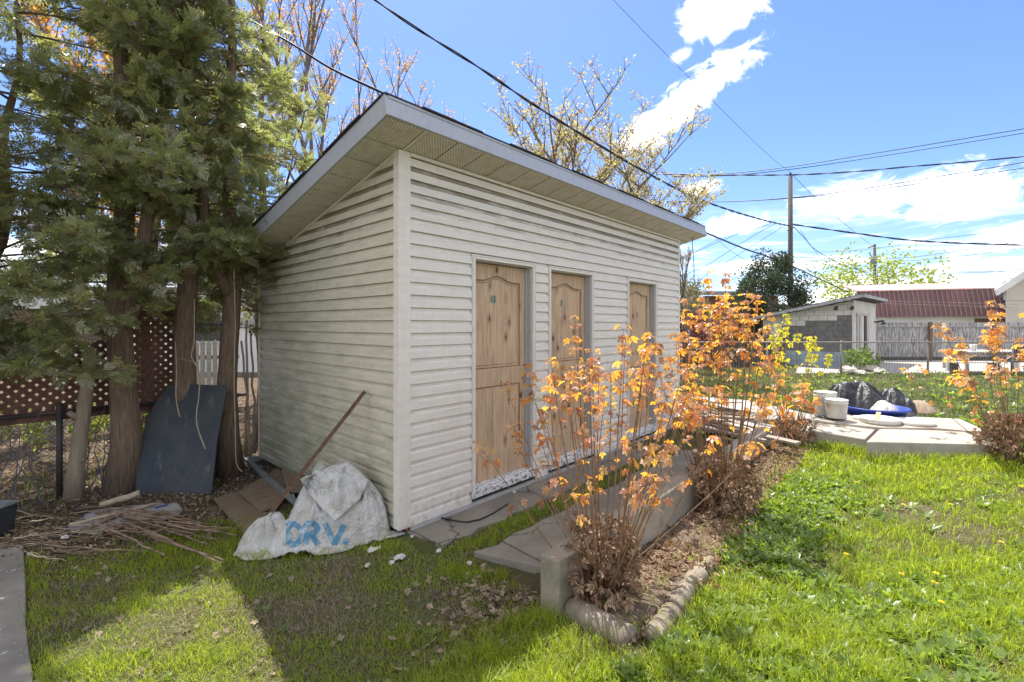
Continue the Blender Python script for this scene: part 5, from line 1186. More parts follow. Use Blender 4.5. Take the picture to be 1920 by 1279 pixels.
for k in range(26):                                                     # wild stems tangled in the fence
    x = rs.uniform(-3.4, -.7); y = FY-rs.uniform(-.15, .25); h = rs.uniform(.4, 1.0); q = Vector((x+rs.uniform(-.5, .5), y+rs.uniform(-.1, .15), -.05+h))
    stick((x, y, -.07), q, .008, .003, 'thin wild stem growing up through the chain link fence', 'wild stems in the fence', k+300, mat='bark_grey', bend=.12)
ph = heap_fn([(-1.35, 1.98, .05, .35, .16, 2), (-1.0, 1.95, .04, .3, .12, 2)], 9, .5); s1 = [at(u, v, z=-.03) for u, v in ((120, 992), (160, 962), (230, 948), (300, 940), (345, 955), (330, 972), (262, 978), (180, 1000))]
heap('plastic_sheet', ph, [(p.x, p.y) for p in s1], 'clear_sheet', 'crumpled translucent plastic sheet lying in front of the dark panel', 'plastic sheet', 70)
b = B(); bar(b, at(290, 953, z=.05), at(315, 946, z=.055), .018, .012); tag(b.build('marker', 'blue_plastic', bevel=.004), 'small blue and white pen-like piece on the plastic sheet', 'marker')
bx = at(-28, 1018, z=-.08); bn = thing('bin', (bx.x, bx.y, bx.z), 'black plastic bin cut off by the left edge, beside the path', 'bin')
b = B(); s = .115; b.hexa([bx+RT*(-s*.85)+FW*-s, bx+RT*(s*.85)+FW*-s, bx+RT*(s*.85)+FW*s, bx+RT*(-s*.85)+FW*s]+[bx+RT*a*s+FW*c*s+Vector((0, 0, .27)) for a, c in ((-1.1, -1.1), (1.1, -1.1), (1.1, 1.1), (-1.1, 1.1))]); b.build('body', 'dark_bin', bn, bevel=.006)
b = B(); b.hexa([bx+RT*a*s+FW*c*s+Vector((0, 0, .272)) for a, c in ((-1.2, -1.2), (1.2, -1.2), (1.2, 1.2), (-1.2, 1.2))]+[bx+RT*a*s+FW*c*s+Vector((0, 0, .29)) for a, c in ((-1.15, -1.15), (1.15, -1.15), (1.15, 1.15), (-1.15, 1.15))]); b.build('rim', 'grey_blue_paint', bn, bevel=.003)

# ------------------------------------------------------------------ behind the left fence
def cfbox(b, X0, X1, D0, D1, z0, z1):
    p = [cf(X0, D0), cf(X1, D0), cf(X1, D1), cf(X0, D1)]; return b.hexa([Vector((q.x, q.y, z0)) for q in p]+[Vector((q.x, q.y, z1)) for q in p])
pf_ = thing('picket_fence', at(405, 800, D=8.4), 'white picket fence glimpsed between the cedar trunks beyond the lattice', 'fence')
p0 = at(345, 700, D=8.2); p1 = at(448, 700, D=8.5); d = (p1-p0); d.z = 0; L = d.length; d.normalize(); n_ = 9
for k in range(n_):
    q = p0+d*(L*k/n_); q.z = 0; b = B(); w = d*.036; t = Vector((-d.y, d.x, 0))*.01; h = 1.36+.015*math.sin(k*3)
    b.prism([q-w-t+Vector((0, 0, .05)), q+w-t+Vector((0, 0, .05)), q+w-t+Vector((0, 0, h-.05)), q-t+Vector((0, 0, h)), q-w-t+Vector((0, 0, h-.05))], t*2); b.build('picket', 'board_white', pf_)
for z in (.35, 1.05):
    b = B(); a = p0.copy(); c = p1.copy(); a.z = c.z = z; bar(b, a+Vector((-d.y, d.x, 0))*.03, c+Vector((-d.y, d.x, 0))*.03, .03, .07); b.build('rail', 'board_white', pf_)
wh = thing('house', at(150, 620, D=16), 'white neighbouring house seen in bits through the cedars and the lattice', 'house')
b = B(); cfbox(b, -22, -8.2, 16, 24, 0, 2.9); b.build('wall', 'house_white', wh)
b = B(); b.hexa([cf(-22.5, 15.6, 2.9), cf(-7.8, 15.6, 2.9), cf(-7.8, 24.4, 2.9), cf(-22.5, 24.4, 2.9), cf(-22.5, 19, 4.3), cf(-7.8, 19, 4.3), cf(-7.8, 21, 4.3), cf(-22.5, 21, 4.3)]); b.build('roof', 'roof_flat', wh)
for X in (-19, -15, -11):
    b = B(); cfbox(b, X, X+1.2, 15.94, 15.99, 1.0, 2.2); w_ = b.build('window', 'house_white', wh); b = B(); cfbox(b, X+.08, X+1.12, 15.90, 15.935, 1.08, 2.12); b.build('pane', 'glass_dark', w_)
sg = thing('lean_to', at(455, 620, D=9.6), 'small whitish clapboard lean-to half hidden by the cedar at the back of the shed', 'lean-to')
b = B(); P0 = at(418, 600, D=9.4); P1 = at(492, 600, D=9.9); dd = P1-P0; dd.z = 0; dn = Vector((-dd.y, dd.x, 0)).normalized()*1.5
for k in range(7):
    z0 = 2.32+k*.085; P0.z = P1.z = z0; bb = B(); bb.hexa([P0, P1, P1+dn, P0+dn, P0+Vector((0, 0, .08))+dn*.006, P1+Vector((0, 0, .08))+dn*.006, P1+Vector((0, 0, .08))+dn, P0+Vector((0, 0, .08))+dn]); bb.build('clapboard', 'board_white', sg)
b = B(); P0.z = P1.z = 1.62; b.hexa([P0, P1, P1+dn*.1, P0+dn*.1]+[q+Vector((0, 0, .16)) for q in (P0, P1, P1+dn*.1, P0+dn*.1)]); b.build('beam', 'board_white', sg)
for q in (P0, P1):
    b = B(); b.hexa([Vector((q.x+a, q.y+c, 0)) for a, c in ((0, 0), (.1, 0), (.1, .1), (0, .1))]+[Vector((q.x+a, q.y+c, 2.3)) for a, c in ((0, 0), (.1, 0), (.1, .1), (0, .1))]); b.build('post', 'board_white', sg)
q = at(88, 848, D=6.6); b = B(); b.box((q.x-.17, q.y-.13, -.05), (q.x+.17, q.y+.13, .22)); tag(b.build('block', 'board_white', bevel=.03), 'pale block lying on the leaves behind the fence post', 'block')

# ------------------------------------------------------------------ on and beside the slabs at the right
def bucket(u, v, z, h, r0, r1, label, tilt=0.0, rim=True, handle=True):
    p = at(u, v, z=z); t = thing('bucket', p, label, 'bucket'); M = Matrix.Rotation(tilt, 3, RT)
    b = B(); prof = [(.0, .004), (r0*.97, .0), (r0, .01), (r1*.99, h*.80), (r1*1.035, h*.805), (r1*1.035, h*.83), (r1, h*.835), (r1*1.01, h), (r1*1.04, h), (r1*1.04, h*.965), (r1*.98, h*.99), (r0*.96, .02), (0, .02)]; b.lathe(prof, p, 28, M=M); b.build('body', 'white_plastic', t)
    if handle:
        b = B(); pts = []
        for k in range(13): a = math.pi*k/12; w = RT*math.cos(a)*r1*1.06+Vector((0, 0, h*.82-math.sin(a)*r1*.9))-FW*math.sin(a)*r1*.45; pts.append(p+w)
        b.tube(pts, .0035, 5); b.build('handle', 'wire_dark', t)
    return t
ZP = .237
def lid(u, v, z, r, mat, label, h=.02, name='lid', deep=False):
    p = at(u, v, z=z); b = B(); prof = [(0, h*.55), (r*.82, h*.55), (r*.86, h), (r, h), (r, 0), (r*.94, 0)] if not deep else [(0, .012), (r*.93, .012), (r*.96, h), (r, h), (r*1.02, h*.9), (r*.98, 0), (0, 0)]
    b.lathe(prof, p, 32); return tag(b.build(name, mat), label, 'lid' if not deep else 'tray')
lid(1556, 782, ZP, .20, 'grey_plastic', 'dark lid under the front white bucket', .03)
lid(1620, 786, ZP, .14, 'white_plastic', 'small white lid leaning between the front bucket and the blue tub', .03)
bucket(1547, 778, ZP+.005, .36, .125, .15, 'white bucket standing at the back left, behind the other bucket')
bucket(1568, 783, ZP+.03, .27, .125, .145, 'white bucket on the dark lid, nearest the small bush')
lid(1650, 793, ZP, .235, 'white_plastic', 'shallow white tub with a wooden stick across its rim', .075, 'tub', True)
lid(1712, 794, ZP, .245, 'white_plastic', 'large flat white lid at the right end of the slab', .045)
bp = at(1640, 777, z=ZP); tb = thing('tub', bp, 'large blue plastic tub half covered by the black sheet', 'tub'); b = B(); b.lathe([(0, .01), (.36, 0), (.40, .11), (.42, .115), (.42, .10), (.44, .10), (.44, .125), (.39, .125), (.35, .02), (0, .02)], bp, 36); b.build('body', 'blue_plastic', tb)
st0 = at(1641, 793, z=ZP+.03); st1 = at(1645, 771, D=st0.y*0+ (at(1645, 776, z=ZP+.1)-CAM).dot(FW)); b = B(); bar(b, st0, at(1648, 773, D=(st0-CAM).dot(FW)+.12), .055, .015); tag(b.build('wood_strip', 'pine_rough', bevel=.002), 'short wooden strip standing in the white tub', 'wood strip')
tc = at(1628, 768, z=ZP)
th_ = heap_fn([(tc.x+.05, tc.y+.1, .46, .42, .42, 1.7), (tc.x+.42, tc.y-.25, .34, .30, .28, 1.8), (tc.x-.15, tc.y+.35, .42, .30, .3, 2), (tc.x+.45, tc.y-.42, .2, .28, .26, 2)], 14, .75)
tpoly = [(tc.x+math.cos(a)*.62*(1+.10*math.sin(a*5))*(.9 if math.sin(a) < 0 else 1), tc.y+math.sin(a)*.68*(1+.08*math.cos(a*7))) for a in np.linspace(0, 6.283, 40)[:-1]]
tp = heap('black_sheet', lambda x, y: th_(x, y)+.20, tpoly, 'tarp_black', 'shiny black plastic sheet bunched over a heap behind the blue tub', 'plastic sheet', 110)
th2 = heap_fn([(tc.x+.5, tc.y-.62, .17, .26, .22, 2)], 15, .5); heap('cloth', lambda x, y: th2(x, y)+.19, [(tc.x+.5+math.cos(a)*.27, tc.y-.62+math.sin(a)*.22) for a in np.linspace(0, 6.28, 20)[:-1]], 'paper_brown', 'dusty beige cloth at the right end of the black sheet', 'cloth', 40)
th3 = heap_fn([(tc.x-.30, tc.y-.22, .17, .22, .2, 1.5)], 16, 1); heap('cloth', lambda x, y: th3(x, y)+.23, [(tc.x-.30+math.cos(a)*.24, tc.y-.22+math.sin(a)*.2) for a in np.linspace(0, 6.28, 20)[:-1]], 'scrap_white', 'crumpled white cloth under the left side of the black sheet', 'cloth', 40)
# lumber and branches behind the far end of the wall
rs = random.Random(31)
for k in range(12):
    u0 = rs.uniform(1275, 1330); v0 = rs.uniform(742, 800); u1 = u0+rs.uniform(90, 190); v1 = v0+rs.uniform(5, 42); z = .04+.015*k; b = B()
    bar(b, at(u0, v0, z=z), at(u1, v1, z=z-.01), rs.uniform(.06, .14), rs.uniform(.018, .035)); tag(b.build('plank', 'old_wood' if k % 3 else 'board_white', bevel=.003), 'weathered plank in the heap behind the tall maple bush', 'plank', 'planks heaped past the end of the shed')
for k in range(14):
    u0 = rs.uniform(1275, 1340); v0 = rs.uniform(738, 790); u1 = u0+rs.uniform(70, 200); v1 = v0+rs.uniform(0, 60); z = rs.uniform(.08, .22)
    stick(at(u0, v0, z=z), at(u1, v1, z=z-.04), rs.uniform(.012, .028), .010, 'bent grey branch lying on the plank heap', 'branches on the plank heap', 500+k, mat='stick', bend=.2)
for k, (u, v, w) in enumerate(((1400, 833, .35), (1340, 806, .28), (1440, 812, .25), (1378, 782, .2))):
    p = at(u, v, z=.03); b = B(); ring = [(p.x+math.cos(a)*w*rs.uniform(.7, 1.1), p.y+math.sin(a)*w*.6*rs.uniform(.7, 1.1), .025) for a in np.linspace(0, 6.28, 9)[:-1]]; b.prism(ring, (0, 0, .03))
    tag(b.build('slab_fragment', 'concrete_yard', bevel=.006), ['broken pale slab fragment lying flat before the plank heap', 'leftmost pale slab fragment by the shed end', 'pale slab fragment next to the small bush', 'farthest pale slab fragment behind the branches'][k], 'rubble')

# ------------------------------------------------------------------ right-hand fence and the yard beyond
DF = 14.7
fr_ = thing('chain_link_fence', cf(9, DF, 0), 'galvanised chain link fence with a rusty top rail across the back of the yard', 'fence')
b = B(); b.tube([cf(4.2, DF, 1.085), cf(19, DF, 1.075)], .021, 8); b.build('top_rail', 'galvanised', fr_)
for X in (5.4, 8.1, 10.45, 13.2, 15.9, 18.6):
    b = B(); b.tube([cf(X, DF+.03, -.1), cf(X, DF+.03, 1.10)], .027, 8); b.tube([cf(X, DF+.03, 1.10), cf(X, DF+.03, 1.14)], [.034, .015], 8); b.build('post', 'galvanised', fr_)
chain_mesh('chain_mesh', cf(4.2, DF), cf(19, DF), .0, 1.075, .085, .0034, 'galvanised', fr_)
# white masonry garage
g0 = cf(12.79, 17.36); g1 = cf(16.07, 20.5); gl = cf(10.6, 19.6)
ga = thing('garage', g0, 'white masonry garage with a slanted roof, bare grey blocks on its side and double doors', 'garage')
def wall_quad(p, q, zp0, zq0, zp1, zq1, t, mat, name, parent, out=0.0):
    d = Vector((q.x-p.x, q.y-p.y, 0)).normalized(); n = Vector((d.y, -d.x, 0)); 
    if n.dot(CAM-p) < 0: n = -n
    b = B(); P = [p+n*out, q+n*out, q+n*(out-t), p+n*(out-t)]; b.hexa([Vector((P[0].x, P[0].y, zp0)), Vector((P[1].x, P[1].y, zq0)), Vector((P[2].x, P[2].y, zq0)), Vector((P[3].x, P[3].y, zp0)), Vector((P[0].x, P[0].y, zp1)), Vector((P[1].x, P[1].y, zq1)), Vector((P[2].x, P[2].y, zq1)), Vector((P[3].x, P[3].y, zp1))])
    return b.build(name, mat, parent)
def lerp(p, q, t): return p+(q-p)*t
sw = wall_quad(gl, g0, 0, 0, 1.93, 2.56, .2, 'masonry_grey', 'side_wall', ga); fw_ = wall_quad(g0, g1, 0, 0, 2.56, 2.56, .2, 'masonry_white', 'front_wall', ga)
ch = .20; k = 0; z = 0                                                        # block courses, each with its own joint, painted by band
while z < 2.5:
    for (a, c) in ((0, .5), (.5, 1)):
        for j in range(5):
            ta, tb_ = (a+(c-a)*j/5), (a+(c-a)*(j+1)/5); off = .035 if k % 2 else 0; ta += off; tb_ += off; ta, tb_ = min(ta, 1), min(tb_, 1)
            if off and j == 0 and a == 0: ta = 0
            if tb_-ta < .01: continue
            lim = lambda t: 1.93+(2.56-1.93)*t-.01; za = min(z+ch-.008, lim(ta)); zb_ = min(z+ch-.008, lim(tb_))
            if za-z < .03 and zb_-z < .03: continue
            mid = (ta+tb_)/2; white = z > 1.28+mid*.62 or (z > 1.15 and mid < .25); mt = 'masonry_blue' if z < .58 else ('masonry_white' if white else 'masonry_grey')
            wall_quad(lerp(gl, g0, ta+.002), lerp(gl, g0, tb_-.002), z, z, max(za, z+.01), max(zb_, z+.01), .02, mt, 'block', sw, .02)
    z += ch; k += 1
wall_quad(lerp(gl, g0, .985), g0, .0, .0, 2.54, 2.54, .04, 'masonry_white', 'corner_post', ga, .045)
for (a, c, mt) in ((.10, .17, 'garage_wood'), (.20, .27, 'garage_wood'), (.42, .50, 'dark_boards'), (.52, .62, 'garage_wood')): wall_quad(lerp(g0, g1, a), lerp(g0, g1, c), .0, .0, 2.0, 2.0, .03, mt, 'door_board', fw_, .035)
wall_quad(lerp(g0, g1, .08), lerp(g0, g1, .66), 2.0, 2.0, 2.08, 2.08, .03, 'garage_wood', 'door_head', fw_, .04)
dl = (g0-gl); dl.z = 0; dl.normalize(); df_ = (g1-g0); df_.z = 0; df_.normalize(); 
r0_ = gl-dl*.35-df_*.35; r1_ = g0+dl*.35-df_*.35; r2_ = g1+dl*.35+df_*.3; r3_ = gl+(g1-g0)-dl*.35+df_*.3
def V3(p, z): return Vector((p.x, p.y, z))
b = B(); b.hexa([V3(r0_, 1.86), V3(r1_, 2.66), V3(r2_, 2.66), V3(r3_, 1.86), V3(r0_, 1.97), V3(r1_, 2.78), V3(r2_, 2.78), V3(r3_, 1.97)]); b.build('roof', 'shingle', ga)
for (p, q, zp, zq) in ((r0_, r1_, 1.83, 2.64), (r1_, r2_, 2.64, 2.64)):
    d = (q-p).normalized(); n = Vector((d.y, -d.x, 0)); n = n if n.dot(CAM-p) > 0 else -n; b = B(); P = [p+n*.03, q+n*.03, q+n*.004, p+n*.004]
    b.hexa([V3(P[0], zp), V3(P[1], zq), V3(P[2], zq), V3(P[3], zp), V3(P[0], zp+.12), V3(P[1], zq+.12), V3(P[2], zq+.12), V3(P[3], zp+.12)]); b.build('fascia', 'roof_edge_worn', ga)
for (a, u) in ((.83, 1), (1.02, 2)):
    p = lerp(gl, g0, min(a, .99)); p.z = 2.30; b = B(); b.tube([p-df_*.02, p-df_*.16+Vector((0, 0, -.05))], [.05, .07], 8); b.build('lamp', 'wire_dark', ga)
p = lerp(g0, g1, .92); p.z = 1.75; b = B(); b.tube([p, p+dl*.30+Vector((0, 0, .05)), p+dl*.32-Vector((0, 0, .10))], [.03, .05, .10], 8); b.build('lamp', 'wire_dark', ga)
# rubble by the garage
for k, (u, v, D, s) in enumerate(((1590, 703, 15.4, .30), (1634, 690, 16.2, .28), (1650, 698, 15.6, .2), (1612, 707, 15.0, .22))):
    p = at(u, v, D=D); r = random.Random(k+5); b = B(); V = []; 
    for i in range(5):
        for j in range(10): a = 6.283*j/10; q = s*math.sin(math.pi*(i+.6)/5.4)*r.uniform(.75, 1.15); V.append((p.x+math.cos(a)*q*1.3, p.y+math.sin(a)*q, max(-.02, s*.9*i/4*r.uniform(.85, 1.1)-.02)))
    b.add(V, [(i*10+j, i*10+(j+1) % 10, (i+1)*10+(j+1) % 10, (i+1)*10+j) for i in range(4) for j in range(10)]+[tuple(range(40, 50))]); tag(b.build('rubble', 'rubble'), ['flat pale lump of rubble before the garage corner', 'tallest pale lump of rubble by the garage door', 'small broken lump at the right of the rubble', 'lowest lump of rubble in the weeds'][k], 'rubble')
# weathered plank fence
pk = thing('plank_fence', cf(21, 21, 0), 'tall weathered whitewashed plank fence in front of the red metal barn', 'fence')
X = 16.3; k = 0; rs = random.Random(4)
while X < 25.5:
    w = rs.uniform(.13, .17); b = B(); cfbox(b, X, X+w-.012, 21+.01*(k % 2), 21.03+.01*(k % 2), .12+rs.uniform(-.04, .04), 1.72+rs.uniform(-.015, .015)); b.build('plank', 'plank_white', pk); X += w; k += 1
b = B(); cfbox(b, 16.3, 25.5, 20.95, 20.99, 1.53, 1.74); b.build('top_board', 'plank_white', pk); b = B(); cfbox(b, 16.3, 25.5, 20.955, 20.99, .02, .18); b.build('bottom_board', 'dark_boards', pk)
for X in (18.85, 21.7, 24.5): b = B(); cfbox(b, X-.06, X+.06, 20.86, 20.94, 0, 1.76); b.build('post', 'rust', pk)
# barn
a0, a1 = cf(22.4, 30), cf(31.5, 26.6); bn_ = thing('barn', a0, 'long outbuilding with a steep burgundy sheet metal roof over a white wall', 'barn')
d = (a1-a0).normalized(); n = Vector((d.y, -d.x, 0)); n = n if n.dot(CAM-a0) > 0 else -n; L = (a1-a0).length
b = B(); b.hexa([a0, a1, a1-n*8, a0-n*8]+[q+Vector((0, 0, 2.2)) for q in (a0, a1, a1-n*8, a0-n*8)]); b.build('wall', 'house_white', bn_)
E0, E1 = a0+n*.25, a1+n*.25; K0, K1 = a0-n*.35, a1-n*.35; T0, T1 = a0-n*3.2, a1-n*3.2
b = B(); b.hexa([V3(E0, 2.14), V3(E1, 2.14), V3(E1-n*.1, 2.2), V3(E0-n*.1, 2.2), V3(K0, 3.80), V3(K1, 3.80), V3(K1-n*.1, 3.78), V3(K0-n*.1, 3.78)]); mr = b.build('roof_slope', 'barn_metal', bn_)
nr = 40
for k in range(nr+1):
    s = d*(L*k/nr); b = B(); p, q = V3(E0+s+n*.012, 2.15), V3(K0+s+n*.012, 3.79); b.hexa([p-d*.018, p+d*.018, p+d*.018+n*.03, p-d*.018+n*.03, q-d*.018, q+d*.018, q+d*.018+n*.03, q-d*.018+n*.03]); b.build('rib', 'barn_rib', mr)
b = B(); b.hexa([V3(K0+n*.06, 3.80), V3(K1+n*.06, 3.80), V3(T1, 4.35), V3(T0, 4.35), V3(K0+n*.06, 3.86), V3(K1+n*.06, 3.86), V3(T1, 4.41), V3(T0, 4.41)]); b.build('roof_top', 'barn_top', bn_)
s = d*(L*.60); b = B(); p = a0+s+n*.02; b.hexa([V3(p, 1.2), V3(p+d*1.5, 1.2), V3(p+d*1.5+n*.03, 1.2), V3(p+n*.03, 1.2), V3(p, 2.0), V3(p+d*1.5, 2.0), V3(p+d*1.5+n*.03, 2.0), V3(p+n*.03, 2.0)]); b.build('window', 'rust', bn_)
# house at the right edge
h0 = cf(23.9, 22.6); hs_ = thing('house', h0, 'beige house corner with white eaves at the right edge', 'house')
b = B(); b.hexa([cf(24.25, 22.8, 0), cf(30, 22.8, 0), cf(36, 28, 0), cf(30.6, 28, 0), cf(24.25, 22.8, 2.85), cf(30, 22.8, 2.85), cf(36, 28, 2.85), cf(30.6, 28, 2.85)]); b.build('wall', 'beige_render', hs_)
zt0, zt1 = 1.636+(609-548)/870*22.3, 1.636+(609-480)/870*22.3
b = B(); b.hexa([cf(23.3, 22.3, zt0), cf(27.2, 22.3, zt0+2.6), cf(34.2, 28, zt0+2.6), cf(29.5, 28, zt0), cf(23.2, 22.3, zt0+.16), cf(27.1, 22.3, zt0+2.85), cf(34.1, 28, zt0+2.85), cf(29.4, 28, zt0+.16)]); b.build('roof', 'roof_flat', hs_)
b = B(); b.hexa([cf(23.25, 22.2, zt0-.16), cf(27.2, 22.2, zt0+2.36), cf(27.2, 22.29, zt0+2.36), cf(23.25, 22.29, zt0-.16), cf(23.15, 22.2, zt0+.12), cf(27.1, 22.2, zt0+2.75), cf(27.1, 22.29, zt0+2.75), cf(23.15, 22.29, zt0+.12)]); b.build('fascia', 'house_white', hs_)
b = B(); b.hexa([cf(24.25, 22.75, 2.85), cf(30, 22.75, 2.85), cf(30, 22.9, 2.85), cf(24.25, 22.9, 2.85), cf(24.25, 22.75, zt0+.6), cf(27.5, 22.75, zt0+2.7), cf(27.5, 22.9, zt0+2.7), cf(24.25, 22.9, zt0+.6)]); b.build('gable', 'beige_render', hs_)
# brick building, dark fence, post
bk = thing('brick_building', cf(14, 34, 0), 'low red brick building with a flat grey roof beyond the dark evergreen', 'building')
b = B(); cfbox(b, 14.2, 19.5, 34, 42, 0, 3.75); b.build('wall', 'brick_red', bk); b = B(); cfbox(b, 11.0, 14.15, 34.3, 41, 0, 3.6); b.build('side_wing', 'house_white', bk)
b = B(); b.hexa([cf(10.6, 33.4, 3.76), cf(20, 33.4, 3.76), cf(20, 43, 4.4), cf(10.6, 43, 4.4), cf(10.6, 33.4, 4.05), cf(20, 33.4, 4.05), cf(20, 43, 4.7), cf(10.6, 43, 4.7)]); b.build('roof', 'roof_flat', bk)
for X in (15.2, 17.4):
    b = B(); cfbox(b, X, X+1.1, 33.93, 33.99, 1.2, 2.6); w_ = b.build('window', 'house_white', bk); b = B(); cfbox(b, X+.08, X+1.02, 33.88, 33.925, 1.28, 2.52); b.build('pane', 'glass_dark', w_)
dk = thing('board_fence', cf(7.8, 18, 0), 'low dark board fence behind the chain link at the left of the garage', 'fence')
X = 6.0; k = 0
while X < 10.4:
    b = B(); cfbox(b, X, X+.19, 18+.012*(k % 2), 18.03+.012*(k % 2), 0, 1.12+.02*math.sin(k*2)); b.build('board', 'dark_boards', dk); X += .2; k += 1
b = B(); p = cf(7.55, 17.4, 0); b.tube([p, V3(p, 2.4)], .08, 10); tag(b.build('post', 'maroon'), 'thick dark maroon post behind the chain link fence near the shed', 'post')
b = B(); p = cf(9.05, 21, 0); cfbox(b, 8.95, 9.15, 21, 21.2, 0, 2.55); tag(b.build('post', 'board_white'), 'pale square post in front of the brick building', 'post')
# garden furniture behind the right bush
gt = thing('table', cf(16.2, 15.9, 0), 'white garden table behind the fence and the right-hand bush', 'table')
b = B(); cfbox(b, 15.2, 17.9, 15.5, 16.5, .70, .75); b.build('tabletop', 'cushion_white', gt, bevel=.01)
b = B(); cfbox(b, 15.3, 17.8, 15.6, 16.4, .60, .69); b.build('apron', 'garage_wood', gt)
for X in (15.3, 17.7):
    for D in (15.6, 16.3): b = B(); cfbox(b, X, X+.07, D, D+.07, 0, .60); b.build('leg', 'cushion_white', gt)
bc = thing('bench', cf(15.3, 15.35, 0), 'low white bench slat seat standing before the garden table', 'bench')
b = B(); cfbox(b, 14.4, 15.9, 15.1, 15.4, .38, .42); b.build('seat', 'cushion_white', bc, bevel=.005)
for X in (14.5, 15.75): b = B(); cfbox(b, X, X+.05, 15.12, 15.38, 0, .38); b.build('leg', 'wire_dark', bc)
chx = thing('chair', cf(16.35, 15.1, 0), 'black garden chair beside the white table', 'chair')
b = B(); cfbox(b, 16.1, 16.6, 14.95, 15.4, .42, .46); b.build('seat', 'black_plastic', chx, bevel=.01)
b = B(); cfbox(b, 16.1, 16.6, 14.92, 14.96, .50, 1.0); b.build('backrest', 'black_plastic', chx, bevel=.01)
for X in (16.1, 16.56):
    for D in (14.95, 15.36): b = B(); cfbox(b, X, X+.03, D, D+.03, 0, .42); b.build('leg', 'black_plastic', chx)
p = cf(15.7, 15.8, .75); b = B(); b.lathe([(0, 0), (.07, 0), (.10, .22), (.09, .22), (.06, .02), (0, .02)], p, 16); tag(b.build('pot', 'white_plastic'), 'small white pot standing on the garden table', 'pot')
p = cf(16.3, 17.5, 0); b = B(); b.tube([p, V3(p, 1.62)], .05, 8); b.tube([V3(p, 1.62), V3(p, 1.7)], [.05, .02], 8); tag(b.build('post', 'board_white'), 'thin white post standing behind the garden table', 'post')

# ------------------------------------------------------------------ poles and cables
def pole(u, D, vtop, w, label, seed):
    p = foot(u, D); t = thing('utility_pole', p, label, 'utility pole'); z = CAM.z-(vtop-V0)/F_PX*D; b = B(); b.tube([p, (p[0], p[1], z)], [w*1.15, w*.85], 14); b.build('shaft', 'pole_wood', t); return t, Vector((p[0], p[1], z))
t1, top1 = pole(1482, 28, 331, .14, 'tall utility pole rising behind the dark evergreen', 1)
b = B(); b.tube([top1, top1+Vector((0, 0, .22))], .02, 6); b.lathe([(.0, .12), (.05, .14), (.055, .2), (.03, .26), (0, .27)], top1, 12); b.build('insulator', 'wire_dark', t1)
for v, s in ((427, .22), (432, -.2), (470, .12)):
    q = at(1482, v, D=27.8); b = B(); b.tube([q, q+RT*s], .025, 6); b.build('bracket', 'wire_dark', t1)
t2, top2 = pole(1640, 52, 458, .16, 'shorter utility pole with a transformer, above the pale green tree', 2)
q = at(1638, 489, D=51.6); b = B(); b.tube([q+Vector((0, 0, -.55)), q+Vector((0, 0, .45))], .33, 14); b.tube([q+Vector((0, 0, .45)), q+Vector((0, 0, .55))], [.30, .1], 14); b.build('transformer', 'roof_flat', t2)
b = B(); a = at(1629, 474, D=51.6); b.tube([a, a+RT*.4+Vector((0, 0, -.5)), a+RT*.6], .05, 5); b.tube([at(1628, 465, D=51.8), at(1640, 460, D=51.9)], .06, 5); b.build('cutout', 'wire_dark', t2)
def wire(pts, DA, DB, r, label, mat='black_cable', twist=0, n=10, ext=None):
    A = at(*pts[0], D=DA); Bp = at(*pts[-1], D=DB); ax = np.array([A.x-CAM.x, A.y-CAM.y]); bx = np.array([Bp.x-CAM.x, Bp.y-CAM.y]); P = []
    for (u, v) in pts:
        dr = RT*((u-U0)/F_PX)+FW; dv = np.array([dr.x, dr.y]); M = np.array([[dv[0], -(bx-ax)[0]], [dv[1], -(bx-ax)[1]]]); s = np.linalg.solve(M, ax); P.append(at(u, v, D=s[0]))
    Q = []
    for i in range(len(P)-1):
        for k in range(n):
            t = k/n; p0, p1, p2, p3 = P[max(i-1, 0)], P[i], P[i+1], P[min(i+2, len(P)-1)]
            Q.append(.5*((2*p1)+(p2-p0)*t+(2*p0-5*p1+4*p2-p3)*t*t+(-p0+3*p1-3*p2+p3)*t**3))
    Q.append(P[-1]); rs_ = r if not hasattr(r, '__len__') else [r[0]+(r[1]-r[0])*i/(len(Q)-1) for i in range(len(Q))]; b = B()
    if twist:
        for s in range(2):
            R2 = []
            L = 0
            for i, q in enumerate(Q):
                if i: L += (Q[i]-Q[i-1]).length
                a = L*twist+s*math.pi; rr_ = rs_[i] if hasattr(rs_, '__len__') else rs_; R2.append(q+Vector((0, 0, 1))*math.cos(a)*rr_*1.1+RT*math.sin(a)*rr_*1.1)
            b.tube(R2, rs_, 5)
    else: b.tube(Q, rs_, 5)
    return tag(b.build('cable', mat), label, 'cable')
wire([(640, -48), (703, 0), (790, 59), (900, 128), (1000, 196), (1100, 258), (1200, 317), (1300, 369), (1380, 398), (1440, 415), (1481, 424)], 7, 28, (.011, .024), 'thick twisted cable running over the shed roof down to the tall pole', twist=3.0, n=24)
wire([(400, 0), (540, 78), (620, 128), (715, 173), (900, 258), (1100, 345), (1327, 438), (1400, 468), (1470, 492), (1530, 520), (1590, 548)], 5.5, 44, (.011, .045), 'cable passing behind the shed roof and coming out at its far end', n=10)
wire([(1120, -30), (1150, 0), (1250, 103), (1350, 203), (1440, 290), (1480, 322)], 10, 28, (.004, .010), 'single thin wire crossing the sky from the top centre to the pole top', 'grey_cable')
wire([(1480, 322), (1560, 400), (1640, 465)], 28, 52, .016, 'single thin wire going down from the tall pole to the shorter pole', 'grey_cable')
wire([(1260, 331), (1370, 325), (1480, 313), (1600, 294), (1760, 268), (1960, 235)], 40, 22, (.036, .020), 'upper strand of the top pair of cables at the right')
wire([(1260, 332), (1370, 329), (1480, 318), (1600, 301), (1760, 276), (1960, 243)], 40, 22, (.030, .018), 'lower strand of the top pair of cables at the right')
